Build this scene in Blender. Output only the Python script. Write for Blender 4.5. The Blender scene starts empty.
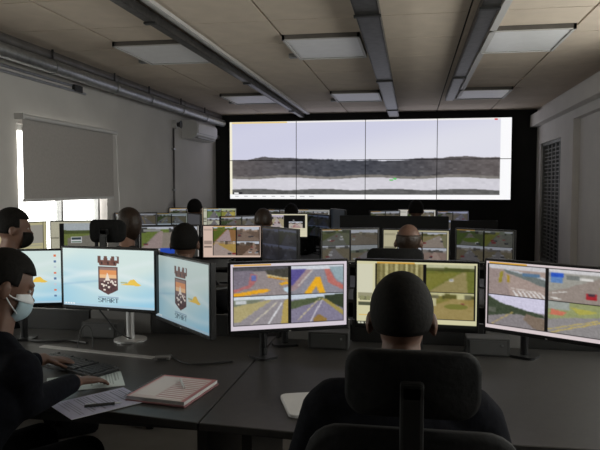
import bpy, bmesh, math, random
import numpy as np
from mathutils import Vector, Matrix
R = math.radians
sc = bpy.context.scene
col = sc.collection

# ---------------------------------------------------------------- camera, world, light, exposure
F_PX, CAM_Z = 643.0, 1.55
YAW = math.atan(112 / F_PX)
PITCH = math.atan(39 / math.hypot(F_PX, 112))
cam_data = bpy.data.cameras.new('camera')
cam_data.sensor_width = 36.0
cam_data.lens = 36.0 * F_PX / 600.0
cam_data.clip_start = 0.02
cam = bpy.data.objects.new('camera', cam_data)
cam.location = (0, 0, CAM_Z)
cam.rotation_euler = (math.pi / 2 - PITCH, 0, YAW)
col.objects.link(cam)
sc.camera = cam

world = bpy.data.worlds.new('overcast_sky')
sc.world = world
world.use_nodes = True
wb = world.node_tree.nodes['Background']
wb.inputs['Color'].default_value = (1.0, 0.965, 0.92, 1)
wb.inputs['Strength'].default_value = 4.9

def portal(name, loc, rot, sx, sy):
    """guides the sky's light through an opening; gives off nothing itself"""
    d = bpy.data.lights.new(name, 'AREA')
    d.shape = 'RECTANGLE'; d.size = sx; d.size_y = sy; d.cycles.is_portal = True
    o = bpy.data.objects.new(name, d); col.objects.link(o)
    o.location = loc; o.rotation_euler = rot
    return o
# daylight enters through the window under the blind and two unseen side windows added for brightness
portal('portal_side_window', (-2.99, 5.15, 1.485), (0, R(-90), 0), 1.07, 1.3)
portal('portal_added_left', (-2.99, 2.1, 1.285), (0, R(-90), 0), 0.67, 2.4)
portal('portal_added_right', (1.76, 3.0, 1.775), (0, R(90), 0), 1.05, 4.0)

vs = sc.view_settings
sc.display_settings.display_device = 'sRGB'
vs.view_transform = 'Standard'; vs.look = 'None'; vs.gamma = 1.0
vs.use_curve_mapping = False
vs.exposure = 0.0

# ---------------------------------------------------------------- helpers: materials
MATS = {}
def mat(name, c, rough=0.6, var=0.10, scale=12.0, metal=0.0, bump=0.0, spec=0.5, trans=0.0):
    if name in MATS: return MATS[name]
    m = bpy.data.materials.new(name); m.use_nodes = True
    nt = m.node_tree; b = nt.nodes['Principled BSDF']
    tc = nt.nodes.new('ShaderNodeTexCoord'); nz = nt.nodes.new('ShaderNodeTexNoise')
    nz.inputs['Scale'].default_value = scale; nz.inputs['Detail'].default_value = 4
    nt.links.new(tc.outputs['Object'], nz.inputs['Vector'])
    rp = nt.nodes.new('ShaderNodeValToRGB')
    rp.color_ramp.elements[0].position = 0.3; rp.color_ramp.elements[1].position = 0.7
    rp.color_ramp.elements[0].color = (*[max(0, x * (1 - var)) for x in c], 1)
    rp.color_ramp.elements[1].color = (*[min(1, x * (1 + var)) for x in c], 1)
    nt.links.new(nz.outputs['Fac'], rp.inputs['Fac'])
    nt.links.new(rp.outputs['Color'], b.inputs['Base Color'])
    b.inputs['Roughness'].default_value = rough
    b.inputs['Metallic'].default_value = metal
    b.inputs['Specular IOR Level'].default_value = spec
    if trans: b.inputs['Transmission Weight'].default_value = trans
    if bump:
        bp = nt.nodes.new('ShaderNodeBump'); bp.inputs['Strength'].default_value = bump
        bp.inputs['Distance'].default_value = 0.01
        nt.links.new(nz.outputs['Fac'], bp.inputs['Height']); nt.links.new(bp.outputs['Normal'], b.inputs['Normal'])
    MATS[name] = m
    return m

def screen_mat():
    m = bpy.data.materials.new('screen_print'); m.use_nodes = True
    nt = m.node_tree; b = nt.nodes['Principled BSDF']
    at = nt.nodes.new('ShaderNodeAttribute'); at.attribute_name = 'print'
    b.inputs['Base Color'].default_value = (0.01, 0.01, 0.012, 1)
    b.inputs['Roughness'].default_value = 0.35
    b.inputs['Specular IOR Level'].default_value = 0.3
    nt.links.new(at.outputs['Color'], b.inputs['Emission Color'])
    b.inputs['Emission Strength'].default_value = 1.0
    return m
SCREEN = screen_mat()

def print_mat():
    m = bpy.data.materials.new('paper_print'); m.use_nodes = True
    nt = m.node_tree; b = nt.nodes['Principled BSDF']
    at = nt.nodes.new('ShaderNodeAttribute'); at.attribute_name = 'print'
    nt.links.new(at.outputs['Color'], b.inputs['Base Color'])
    b.inputs['Roughness'].default_value = 0.7
    return m
PRINT = print_mat()

wall_m = mat('grey_wall_paint', (0.62, 0.60, 0.575), 0.85, 0.05, 3.0, bump=0.03)
hall_m = mat('hall_wall_paint', (0.30, 0.28, 0.26), 0.85, 0.05, 3.0)
black_wall_m = mat('black_wall_paint', (0.012, 0.012, 0.012), 0.8, 0.2, 4.0)
tile_m = mat('ceiling_tile', (0.66, 0.565, 0.465), 0.9, 0.05, 7.0, bump=0.05)
joint_m = mat('ceiling_joint', (0.05, 0.045, 0.04), 0.9, 0.1, 7.0)
floor_m = mat('floor_vinyl', (0.19, 0.175, 0.16), 0.5, 0.15, 4.0)
galv_m = mat('galvanised_steel', (0.40, 0.41, 0.42), 0.38, 0.18, 22.0, metal=0.85)
dkpipe_m = mat('grey_duct', (0.16, 0.15, 0.145), 0.5, 0.15, 10.0, metal=0.5)
tray_m = mat('cable_tray_steel', (0.075, 0.072, 0.07), 0.38, 0.4, 20.0, metal=0.5)
dark_m = mat('dark_bracket', (0.03, 0.03, 0.03), 0.5, 0.2, 20.0)
white_m = mat('white_plastic', (0.62, 0.61, 0.60), 0.45, 0.04, 8.0)
diff_m = mat('light_diffuser', (0.90, 0.90, 0.92), 0.35, 0.03, 14.0)
desk_m = mat('desk_laminate', (0.040, 0.038, 0.036), 0.42, 0.12, 30.0)
deskedge_m = mat('desk_edge', (0.02, 0.02, 0.02), 0.4, 0.1, 30.0)
lightpanel_m = mat('desk_grey_panel', (0.17, 0.165, 0.16), 0.6, 0.06, 12.0)
alu_m = mat('aluminium_strip', (0.45, 0.44, 0.43), 0.45, 0.08, 30.0, metal=0.5)
bezel_m = mat('black_bezel', (0.010, 0.010, 0.011), 0.35, 0.2, 25.0)
chrome_m = mat('brushed_steel', (0.62, 0.62, 0.62), 0.45, 0.05, 10.0, metal=0.8)
chair_m = mat('black_chair_mesh', (0.009, 0.009, 0.009), 0.75, 0.3, 60.0, bump=0.2, spec=0.25)
chairp_m = mat('chair_plastic', (0.012, 0.012, 0.012), 0.5, 0.15, 20.0)
skin_m = mat('skin_brown', (0.16, 0.085, 0.058), 0.55, 0.12, 18.0)
skin2_m = mat('skin_tan', (0.36, 0.20, 0.14), 0.55, 0.10, 18.0)
navy_m = mat('navy_cloth', (0.006, 0.0065, 0.010), 0.95, 0.3, 45.0, bump=0.2, spec=0.15)
black_cloth_m = mat('black_cloth', (0.005, 0.005, 0.006), 0.95, 0.3, 45.0, bump=0.2, spec=0.15)
grey_cloth_m = mat('grey_cloth', (0.05, 0.048, 0.046), 0.9, 0.25, 45.0, bump=0.2)
hair_m = mat('black_hair', (0.007, 0.006, 0.005), 0.8, 0.4, 90.0, bump=0.15, spec=0.2)
brown_hair_m = mat('brown_hair', (0.034, 0.019, 0.011), 0.45, 0.4, 90.0, bump=0.4)
mask_m = mat('mask_fabric', (0.42, 0.56, 0.62), 0.85, 0.08, 30.0, bump=0.1)
strap_glare_m = mat('strap_and_glare_white', (0.75, 0.78, 0.80), 0.85, 0.05, 30.0)  # mask straps, and the band that stands in for glare
paper_m = mat('white_paper', (0.66, 0.66, 0.66), 0.8, 0.03, 10.0)
key_m = mat('key_plastic', (0.022, 0.022, 0.024), 0.4, 0.2, 50.0)
kb_m = mat('keyboard_body', (0.010, 0.010, 0.011), 0.45, 0.2, 30.0)
blind_m = mat('blind_fabric', (0.45, 0.425, 0.405), 0.9, 0.05, 50.0, bump=0.1)
lattice_m = mat('lattice_steel', (0.26, 0.26, 0.25), 0.5, 0.15, 30.0)
frame_m = mat('window_frame_aluminium', (0.42, 0.42, 0.42), 0.4, 0.05, 20.0)
eye_m = mat('eye_white', (0.5, 0.48, 0.46), 0.3, 0.05, 20.0)

def glass_mat(name, tint=(0.95, 0.97, 0.96), rough=0.0):
    m = bpy.data.materials.new(name); m.use_nodes = True
    nt = m.node_tree
    for n in list(nt.nodes): nt.nodes.remove(n)
    out = nt.nodes.new('ShaderNodeOutputMaterial'); mx = nt.nodes.new('ShaderNodeMixShader')
    lw_ = nt.nodes.new('ShaderNodeLayerWeight'); lw_.inputs['Blend'].default_value = 0.5
    pw = nt.nodes.new('ShaderNodeMath'); pw.operation = 'POWER'; pw.inputs[1].default_value = 5.0
    nt.links.new(lw_.outputs['Facing'], pw.inputs[0])
    fr = nt.nodes.new('ShaderNodeMath'); fr.operation = 'MULTIPLY_ADD'; fr.inputs[1].default_value = 0.96; fr.inputs[2].default_value = 0.04
    nt.links.new(pw.outputs[0], fr.inputs[0])
    tr = nt.nodes.new('ShaderNodeBsdfTransparent'); tr.inputs['Color'].default_value = (*tint, 1)
    gl = nt.nodes.new('ShaderNodeBsdfGlossy'); gl.inputs['Roughness'].default_value = rough
    nz = nt.nodes.new('ShaderNodeTexNoise'); nz.inputs['Scale'].default_value = 2.0
    rp = nt.nodes.new('ShaderNodeValToRGB')
    rp.color_ramp.elements[0].color = (0.93, 0.95, 0.94, 1); rp.color_ramp.elements[1].color = (1, 1, 1, 1)
    nt.links.new(nz.outputs['Fac'], rp.inputs['Fac']); nt.links.new(rp.outputs['Color'], gl.inputs['Color'])
    nt.links.new(fr.outputs[0], mx.inputs[0]); nt.links.new(tr.outputs[0], mx.inputs[1])
    nt.links.new(gl.outputs[0], mx.inputs[2]); nt.links.new(mx.outputs[0], out.inputs['Surface'])
    MATS[name] = m
    return m
glass_m = glass_mat('window_glass')

# ---------------------------------------------------------------- helpers: geometry
def obj(name, bm, m, parent=None, loc=None, rotz=0.0, smooth=False, bevel=0.0, seg=2):
    me = bpy.data.meshes.new(name)
    if isinstance(bm, bmesh.types.BMesh):
        bmesh.ops.recalc_face_normals(bm, faces=bm.faces)
        bm.to_mesh(me); bm.free()
    else:
        me = bm
    if m is not None and not me.materials: me.materials.append(m)
    if smooth:
        for p in me.polygons: p.use_smooth = True
    o = bpy.data.objects.new(name, me); col.objects.link(o)
    if parent: o.parent = parent
    if loc: o.location = loc
    if rotz: o.rotation_euler[2] = rotz
    if bevel:
        md = o.modifiers.new('bevel', 'BEVEL'); md.width = bevel; md.segments = seg; md.limit_method = 'ANGLE'
    return o

def bx(bm, x0, x1, y0, y1, z0, z1, M=None):
    vs = [bm.verts.new((x, y, z)) for x in (x0, x1) for y in (y0, y1) for z in (z0, z1)]
    if M is not None:
        for v in vs: v.co = M @ v.co
    for f in ((0, 1, 3, 2), (4, 6, 7, 5), (0, 4, 5, 1), (2, 3, 7, 6), (0, 2, 6, 4), (1, 5, 7, 3)):
        bm.faces.new([vs[i] for i in f])
    return bm
def box(*a, M=None): return bx(bmesh.new(), *a, M=M)

def tube(bm, pts, r, n=10, cap=True):
    pts = [Vector(p) for p in pts]; rings = []
    rr = r if isinstance(r, (list, tuple)) else [r] * len(pts)
    for i, p in enumerate(pts):
        d = (pts[min(i + 1, len(pts) - 1)] - pts[max(i - 1, 0)]).normalized()
        up = Vector((0, 0, 1)) if abs(d.z) < 0.9 else Vector((0, 1, 0))
        a = d.cross(up).normalized(); b = d.cross(a).normalized()
        rings.append([bm.verts.new(p + (a * math.cos(2 * math.pi * k / n) + b * math.sin(2 * math.pi * k / n)) * rr[i]) for k in range(n)])
    for i in range(len(rings) - 1):
        for k in range(n):
            bm.faces.new((rings[i][k], rings[i][(k + 1) % n], rings[i + 1][(k + 1) % n], rings[i + 1][k]))
    if cap:
        bm.faces.new(rings[0]); bm.faces.new(rings[-1])
    return bm

def prism(pts, z0, z1):            # polygon in XY extruded in Z
    bm = bmesh.new()
    a = [bm.verts.new((x, y, z0)) for x, y in pts]; b = [bm.verts.new((x, y, z1)) for x, y in pts]
    bm.faces.new(a); bm.faces.new(b)
    for i in range(len(pts)):
        j = (i + 1) % len(pts); bm.faces.new((a[i], a[j], b[j], b[i]))
    return bm

def rrect(w, h, r, n=5):
    p = []
    for cx, cy, a0 in ((w / 2 - r, h / 2 - r, 0), (-w / 2 + r, h / 2 - r, 90), (-w / 2 + r, -h / 2 + r, 180), (w / 2 - r, -h / 2 + r, 270)):
        for k in range(n + 1):
            a = R(a0 + 90 * k / n); p.append((cx + r * math.cos(a), cy + r * math.sin(a)))
    return p

def curved_pad(w, h, r, t, bow):   # an upright rounded pad in XZ, bowed in Y
    bm = bmesh.new(); pts = rrect(w, h, r, 6); N = 5
    rings = []
    prof = [(-t / 2, 0.93), (-t * 0.25, 1.0), (t * 0.25, 1.0), (t / 2, 0.93)]
    for y, s in prof:
        rings.append([bm.verts.new((x * s, y - bow * (1 - (2 * x / w) ** 2), z * s)) for x, z in pts])
    n = len(pts)
    for i in range(len(rings) - 1):
        for k in range(n):
            bm.faces.new((rings[i][k], rings[i][(k + 1) % n], rings[i + 1][(k + 1) % n], rings[i + 1][k]))
    for ring, (y, s) in ((rings[0], prof[0]), (rings[-1], prof[-1])):
        c = bm.verts.new((0, y - bow, 0))
        for k in range(n): bm.faces.new((ring[k], ring[(k + 1) % n], c))
    return bm

def empty(name, loc, rz=0.0):
    o = bpy.data.objects.new(name, None); col.objects.link(o)
    o.location = loc; o.rotation_euler[2] = rz; o.empty_display_size = 0.1
    return o
def tag(o, label, cat, group=None):
    o['label'] = label; o['category'] = cat
    if group: o['group'] = group
    return o
def struct(o):
    o['kind'] = 'structure'; return o

# ---------------------------------------------------------------- the setting
ROOM_X0, ROOM_X1, ROOM_Y0, ROOM_Y1, CEIL = -2.90, 1.68, 0.42, 9.30, 2.62
WY0, WY1, WZ0, WZ1 = 4.38, 5.80, 0.95, 2.02

fl = struct(obj('floor', box(-3.05, 1.84, -3.5, 9.5, -0.1, 0), floor_m))

bm = bmesh.new()
VY0_, VY1_, VZ0_, VZ1_ = 0.9, 3.3, 0.95, 1.62  # opening for the added left window
bx(bm, -3.05, ROOM_X0, -3.5, VY0_, 0, CEIL); bx(bm, -3.05, ROOM_X0, VY0_, VY1_, 0, VZ0_); bx(bm, -3.05, ROOM_X0, VY0_, VY1_, VZ1_, CEIL)
bx(bm, -3.05, ROOM_X0, VY1_, WY0, 0, CEIL); bx(bm, -3.05, ROOM_X0, WY1, 9.5, 0, CEIL)
bx(bm, -3.05, ROOM_X0, WY0, WY1, 0, WZ0); bx(bm, -3.05, ROOM_X0, WY0, WY1, WZ1, CEIL)
struct(obj('wall_left', bm, wall_m))
struct(obj('wall_far', box(-2.9, ROOM_X1, ROOM_Y1, 9.5, 0, CEIL), black_wall_m))
# right wall: pillar, added glazed opening, mesh panel bay, beam
OY0, OY1, OZ0, OZ1 = 1.0, 5.0, 1.25, 2.30
LY0, LY1, LZ0, LZ1 = 7.85, 9.02, 0.56, 2.12
NY0, NY1, NZ1 = 5.4, 7.28, 2.27          # shallow recess in the wall between added window and pillar
bm = bmesh.new()
RX = 1.84
bx(bm, ROOM_X1, RX, -3.5, OY0, 0, CEIL); bx(bm, ROOM_X1, RX, OY0, OY1, 0, OZ0); bx(bm, ROOM_X1, RX, OY0, OY1, OZ1, CEIL)
bx(bm, ROOM_X1, RX, OY1, NY0, 0, CEIL); bx(bm, ROOM_X1 + 0.07, RX, NY0, NY1, 0, NZ1); bx(bm, ROOM_X1, RX, NY0, NY1, NZ1, CEIL)
bx(bm, ROOM_X1, RX, NY1, LY0, 0, CEIL)
bx(bm, ROOM_X1, RX, LY0, LY1, 0, LZ0); bx(bm, ROOM_X1, RX, LY0, LY1, LZ1, CEIL)
bx(bm, ROOM_X1, RX, LY1, 9.5, 0, CEIL)
right_m = mat('brightened_wall_paint', (0.80, 0.77, 0.745), 0.8, 0.04, 3.0)  # lighter copy of the grey paint; reflected brightness put into the colour
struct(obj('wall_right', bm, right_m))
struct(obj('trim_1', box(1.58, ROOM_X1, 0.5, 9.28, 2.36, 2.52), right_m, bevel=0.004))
struct(obj('wall_back', box(-3.05, 1.84, -3.5, -3.36, 0, CEIL), hall_m))

# ceiling slab with tiles as pieces
ce = struct(obj('ceiling', box(-3.05, 1.84, -3.5, 9.5, CEIL, CEIL + 0.15), joint_m))
TX = [-3.38, -2.15, -0.91, 0.33, 1.05, 2.29]
TY0, TYS = 2.16, 0.636
tile_cache = {}
for i in range(len(TX) - 1):
    x0, x1 = max(TX[i], -2.9), min(TX[i + 1], 1.68)
    w = x1 - x0
    for j in range(-3, 12):
        y0 = TY0 + TYS * j; y1 = min(y0 + TYS, 9.3)
        if y1 - y0 < 0.1 or y0 < 0.3: continue
        key = (round(w, 3), round(y1 - y0, 3))
        if key not in tile_cache:
            bm = box(-w / 2 + 0.007, w / 2 - 0.007, -(y1 - y0) / 2 + 0.006, (y1 - y0) / 2 - 0.006, -0.016, 0.0)
            o = obj('ceiling_tile', bm, tile_m); tile_cache[key] = o.data
        else:
            o = bpy.data.objects.new('ceiling_tile', tile_cache[key]); col.objects.link(o)
        o.parent = ce; o.location = ((x0 + x1) / 2, (y0 + y1) / 2, CEIL)

# window under the blind
w1 = struct(empty('window_1', (-2.975, (WY0 + WY1) / 2, WZ0)))
def win_part(name, x0, x1, y0, y1, z0, z1, m):
    o = obj(name, box(x0 + 2.975, x1 + 2.975, y0 - 5.15, y1 - 5.15, z0 - WZ0, z1 - WZ0), m, w1); return o
bm = bmesh.new()
for a in ((WY0, WY0 + 0.04, WZ0, WZ1), (WY1 - 0.04, WY1, WZ0, WZ1), (WY0, WY1, WZ0, WZ0 + 0.04), (WY0, WY1, WZ1 - 0.04, WZ1)):
    bx(bm, -0.03, 0.03, a[0] - 5.15, a[1] - 5.15, a[2] - WZ0, a[3] - WZ0)
obj('window_frame', bm, frame_m, w1)
win_part('mullion', -3.005, -2.945, 5.11, 5.145, WZ0, WZ1, frame_m)
win_part('pane', -2.98, -2.974, WY0 + 0.04, 5.11, WZ0 + 0.04, WZ1 - 0.04, glass_m)
win_part('pane', -2.98, -2.974, 5.145, WY1 - 0.04, WZ0 + 0.04, WZ1 - 0.04, glass_m)
win_part('window_sill', -2.93, -2.82, WY0 - 0.05, WY1 + 0.05, WZ0 - 0.03, WZ0, wall_m)

w4 = struct(empty('added_window_left', (-2.975, 2.1, 0.95)))  # unseen window added in the left wall to let in more light
bm = bmesh.new()
for a in ((-1.2, -1.16, 0, 0.67), (1.16, 1.2, 0, 0.67), (-1.2, 1.2, 0, 0.04), (-1.2, 1.2, 0.63, 0.67), (-0.02, 0.02, 0.0, 0.67)): bx(bm, -0.03, 0.03, *a)
obj('window_frame', bm, frame_m, w4)
for s_ in (-1, 1): obj('pane', box(-0.003, 0.003, min(s_ * 0.02, s_ * 1.16), max(s_ * 0.02, s_ * 1.16), 0.04, 0.63), glass_m, w4)

# unseen glazed opening added in the right wall to brighten the room
w2 = struct(empty('added_window_right', (1.76, (OY0 + OY1) / 2, OZ0)))
cyo = (OY0 + OY1) / 2
bm = bmesh.new()
hh, hw = OZ1 - OZ0, (OY1 - OY0) / 2
for a in ((-hw, -hw + 0.05, 0, hh), (hw - 0.05, hw, 0, hh), (-hw, hw, 0, 0.05), (-hw, hw, hh - 0.05, hh)):
    bx(bm, -0.04, 0.04, *a)
obj('window_frame', bm, wall_m, w2)
obj('pane', box(-0.003, 0.003, -hw + 0.05, hw - 0.05, 0.05, hh - 0.05), glass_m, w2)
# mesh panel in the far bay of the right wall: frame, bars in two directions
w3 = struct(empty('window_3', (1.73, (LY0 + LY1) / 2, LZ0)))
lh, lw = LZ1 - LZ0, (LY1 - LY0) / 2
bm = bmesh.new()
for a in ((-lw, -lw + 0.04, 0, lh), (lw - 0.04, lw, 0, lh), (-lw, lw, 0, 0.04), (-lw, lw, lh - 0.04, lh)):
    bx(bm, -0.03, 0.03, *a)
obj('window_frame', bm, lattice_m, w3)
obj('backing_panel', box(0.035, 0.045, -lw, lw, 0, lh), mat('mesh_backing', (0.03, 0.03, 0.03), 0.7), w3)
bm = bmesh.new()
for k in range(1, 5):
    y = -lw + 0.04 + (2 * lw - 0.08) * k / 5; bx(bm, -0.006, 0.006, y - 0.022, y + 0.022, 0.04, lh - 0.04)
for k in range(1, 30):
    z = 0.04 + (lh - 0.08) * k / 30; bx(bm, -0.004, 0.004, -lw + 0.04, lw - 0.04, z - 0.007, z + 0.007)
o = obj('mesh_grid', bm, lattice_m, w3); o['kind'] = 'stuff'

# ---------------------------------------------------------------- painting the flat pictures shown on screens
def lin(c):
    c = np.asarray(c, float) / 255.0
    return np.where(c <= 0.04045, c / 12.92, ((c + 0.055) / 1.055) ** 2.4)
class Pic:
    def __init__(s, w, h, c=(0, 0, 0)):
        s.w, s.h = w, h; s.a = np.zeros((h, w, 3)); s.a[:] = c
        s.Y, s.X = np.mgrid[0:h, 0:w]; s.X = (s.X + 0.5) / w; s.Y = (s.Y + 0.5) / h
    def poly(s, pts, c, al=1.0):
        ins = np.zeros((s.h, s.w), bool); n = len(pts)
        for i in range(n):
            x0, y0 = pts[i]; x1, y1 = pts[(i + 1) % n]
            if y0 == y1: continue
            cond = ((y0 > s.Y) != (y1 > s.Y)) & (s.X < (x1 - x0) * (s.Y - y0) / (y1 - y0) + x0)
            ins ^= cond
        s.a[ins] = s.a[ins] * (1 - al) + np.asarray(c, float) * al
        return s
    def rect(s, x0, y0, x1, y1, c, al=1.0):
        m = (s.X >= x0) & (s.X < x1) & (s.Y >= y0) & (s.Y < y1)
        s.a[m] = s.a[m] * (1 - al) + np.asarray(c, float) * al; return s
    def ell(s, x, y, rx, ry, c, al=1.0):
        m = ((s.X - x) / rx) ** 2 + ((s.Y - y) / ry) ** 2 < 1
        s.a[m] = s.a[m] * (1 - al) + np.asarray(c, float) * al; return s
    def line(s, x0, y0, x1, y1, t, c, al=1.0):
        dx, dy = x1 - x0, y1 - y0; L = math.hypot(dx, dy); nx, ny = -dy / L * t / 2, dx / L * t / 2
        return s.poly([(x0 + nx, y0 + ny), (x1 + nx, y1 + ny), (x1 - nx, y1 - ny), (x0 - nx, y0 - ny)], c, al)
    def grain(s, rng, amt, cells=64, region=(0, 0, 1, 1)):
        k = max(1, s.w // cells); g = rng.normal(0, 1, (s.h // k + 2, s.w // k + 2))
        g = np.kron(g, np.ones((k, k)))[:s.h, :s.w]
        m = (s.X >= region[0]) & (s.X < region[2]) & (s.Y >= region[1]) & (s.Y < region[3])
        s.a[m] = np.clip(s.a[m] + g[m][:, None] * amt, 0, 255); return s
    def paste(s, p, x0, y0, x1, y1):
        i0, i1, j0, j1 = round(y0 * s.h), round(y1 * s.h), round(x0 * s.w), round(x1 * s.w)
        yy = (np.arange(i1 - i0) * p.h // max(1, i1 - i0)); xx = (np.arange(j1 - j0) * p.w // max(1, j1 - j0))
        s.a[i0:i1, j0:j1] = p.a[yy][:, xx]; return s
    def soft(s, n=1):
        for _ in range(n):
            q = np.pad(s.a, ((1, 1), (1, 1), (0, 0)), 'edge')
            s.a = (q[:-2, 1:-1] + q[2:, 1:-1] + q[1:-1, :-2] + q[1:-1, 2:] + 2 * q[1:-1, 1:-1]) / 6
        return s
    def grade(s, tint, gain=1.0):
        s.a = np.clip(s.a * np.asarray(tint, float) * gain, 0, 255); return s

FONT = {'S': ('01111', '10000', '10000', '01110', '00001', '00001', '11110'),
        'M': ('10001', '11011', '10101', '10101', '10001', '10001', '10001'),
        'A': ('01110', '10001', '10001', '11111', '10001', '10001', '10001'),
        'R': ('11110', '10001', '10001', '11110', '10100', '10010', '10001'),
        'T': ('11111', '00100', '00100', '00100', '00100', '00100', '00100')}
def write(p, txt, x0, y0, x1, y1, c):
    n = len(txt) * 6 - 1; cw = (x1 - x0) / n; ch = (y1 - y0) / 7
    for i, t in enumerate(txt):
        for r, row in enumerate(FONT[t]):
            for k, b in enumerate(row):
                if b == '1': p.rect(x0 + (i * 6 + k) * cw, y0 + r * ch, x0 + (i * 6 + k + 1.15) * cw, y0 + (r + 1.1) * ch, c)

def street(seed, sky=0.18, vx=0.5, x0=0.1, x1=0.9, road=(125, 122, 124), side=(120, 112, 92), skyc=(205, 210, 222),
           build=(110, 105, 100), lane=None, green=None, cars=4, w=64, h=44, curb=None):
    rng = np.random.default_rng(seed); p = Pic(w, h, side)
    p.rect(0, 0, 1, sky, skyc)
    xs = 0.0
    while xs < 1:                               # buildings or trees against the sky, each its own block
        bw = rng.uniform(0.06, 0.18); t = sky - rng.uniform(-0.02, 0.10)
        c = np.array(build) * rng.uniform(0.55, 1.5)
        if green is not None and rng.random() < 0.5: c = np.array(green) * rng.uniform(0.6, 1.1)
        p.rect(xs, t, xs + bw, sky + rng.uniform(0.06, 0.16), np.clip(c, 0, 235)); xs += bw
    p.poly([(vx - 0.04, sky + 0.08), (vx + 0.04, sky + 0.08), (x1, 1), (x0, 1)], road)
    if green is not None: p.poly([(0, sky + 0.15), (vx - 0.1, sky + 0.1), (x0 - 0.05, 1), (0, 1)], green)
    if lane is not None: p.line(vx, sky + 0.1, (x0 + x1) / 2, 1, 0.025, lane)
    if curb is not None: p.line(vx - 0.04, sky + 0.1, x0, 1, 0.03, curb); p.line(vx + 0.04, sky + 0.1, x1, 1, 0.03, curb)
    for k in range(cars):
        t = rng.uniform(0.15, 0.9); yy = sky + 0.1 + t * (0.85 - sky)
        xx = vx + (rng.choice([x0, x1]) - vx) * t * rng.uniform(0.4, 1.1); s_ = 0.025 + 0.06 * t
        c = [(225, 225, 228), (45, 45, 50), (140, 40, 40), (190, 192, 196)][rng.integers(4)]
        p.rect(xx - s_, yy - s_ * 0.8, xx + s_, yy + s_ * 0.6, c); p.rect(xx - s_ * .7, yy - s_ * 0.5, xx + s_ * .7, yy - s_ * .1, (70, 75, 85))
    p.grain(rng, 8, 64); return p.soft()

def quad(ims, bg=(228, 216, 208), left=0.0, border=0.02, gap=0.012, black=True, bar=0.0, w=144, h=84, top=(222, 170, 70)):
    p = Pic(w, h, bg)
    x0, x1, y0, y1 = left + border, 1 - border, border * 1.8, 1 - border * 2.2 - bar
    p.rect(x0 - gap, y0 - 0.005, x1 + gap, y1 + 0.005, (18, 16, 16)) if black else None
    mx, my = (x0 + x1) / 2, (y0 + y1) / 2
    ims = [q.soft() for q in ims]
    p.paste(ims[0], x0, y0, mx - gap, my - gap / 2); p.paste(ims[1], mx + gap, y0, x1, my - gap / 2)
    p.paste(ims[2], x0, my + gap / 2, mx - gap, y1); p.paste(ims[3], mx + gap, my + gap / 2, x1, y1)
    if top is not None: p.rect(left + border, 0.008, left + 0.34, 0.030, top)
    if left:
        p.rect(0.015, 0.10, left - 0.01, 0.16, np.array(bg) * 0.86)
        p.rect(0.015, 0.48, left - 0.01, 0.60, np.array(bg) * 0.72); p.rect(0.015, 0.64, left - 0.01, 0.70, np.array(bg) * 0.6)
    return p

def wallpaper():
    p = Pic(200, 116, (196, 224, 236)); X, Y = p.X, p.Y
    a = np.array((214, 232, 228.)); b = np.array((150, 205, 232.))
    t = np.clip(0.15 + 0.95 * (Y - 0.35) + 0.22 * np.sin(5 * X + 3 * Y), 0, 1)[..., None]
    p.a = a * (1 - t) + b * t
    for k, (yy, am) in enumerate(((0.55, 0.5), (0.72, 0.35), (0.30, 0.35))):      # soft waves
        band = np.exp(-((Y - yy + 0.13 * np.sin(3.4 * X + k * 1.9)) / 0.05) ** 2)[..., None] * am
        p.a = p.a * (1 - band) + np.array((232, 242, 244.)) * band
    band = np.exp(-((Y - 0.62 + 0.22 * (X - 0.1)) / 0.02) ** 2)[..., None] * 0.3 * (X < 0.4)[..., None]
    p.a = p.a * (1 - band) + np.array((120, 170, 205.)) * band
    # crest: mural crown above a shield with a town under an orange sky
    p.poly([(0.395, 0.155), (0.62, 0.155), (0.60, 0.285), (0.415, 0.285)], (120, 78, 66))
    for x in (0.395, 0.465, 0.545, 0.595):
        p.rect(x, 0.125, x + 0.035, 0.24, (104, 66, 56))
    for x in (0.432, 0.506, 0.582): p.rect(x, 0.13, x + 0.03, 0.19, (206, 226, 230))
    for x in (0.43, 0.50, 0.57): p.rect(x, 0.215, x + 0.02, 0.265, (60, 36, 34))
    p.poly([(0.40, 0.30), (0.615, 0.30), (0.615, 0.70), (0.56, 0.745), (0.508, 0.785), (0.455, 0.745), (0.40, 0.70)], (92, 62, 62))
    p.rect(0.415, 0.32, 0.60, 0.36, (150, 120, 110)); p.rect(0.415, 0.36, 0.60, 0.44, (226, 150, 92)); p.rect(0.415, 0.44, 0.60, 0.50, (238, 190, 140))
    p.rect(0.415, 0.50, 0.60, 0.56, (120, 90, 88))
    p.poly([(0.50, 0.40), (0.53, 0.54), (0.475, 0.54)], (236, 226, 214))
    rng = np.random.default_rng(4)
    for k in range(46):
        x, y = rng.uniform(0.42, 0.585), rng.uniform(0.53, 0.70)
        p.rect(x, y, x + 0.016, y + 0.024, (238, 226, 214) if k % 2 else (66, 48, 52))
    p.rect(0.395, 0.815, 0.62, 0.835, (150, 176, 196))
    write(p, 'SMART', 0.395, 0.845, 0.62, 0.925, (38, 62, 84))
    # yellow hill mark to the right of the crest
    p.poly([(0.65, 0.60), (0.72, 0.57), (0.75, 0.51), (0.79, 0.50), (0.82, 0.55), (0.87, 0.595), (0.84, 0.61)], (240, 200, 84))
    p.rect(0.645, 0.555, 0.72, 0.575, (176, 186, 150))
    p.rect(0, 0.965, 1, 1, (176, 205, 222))
    for k in range(4): p.rect(0.02 + 0.03 * k, 0.955, 0.04 + 0.03 * k, 0.985, (240, 244, 246))
    return p
def wallpaper_icons():
    p = wallpaper()
    for k in range(8): p.rect(0.93, 0.08 + 0.11 * k, 0.955, 0.12 + 0.11 * k, ((225, 120, 80), (90, 120, 160), (200, 210, 220))[k % 3])
    return p

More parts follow.
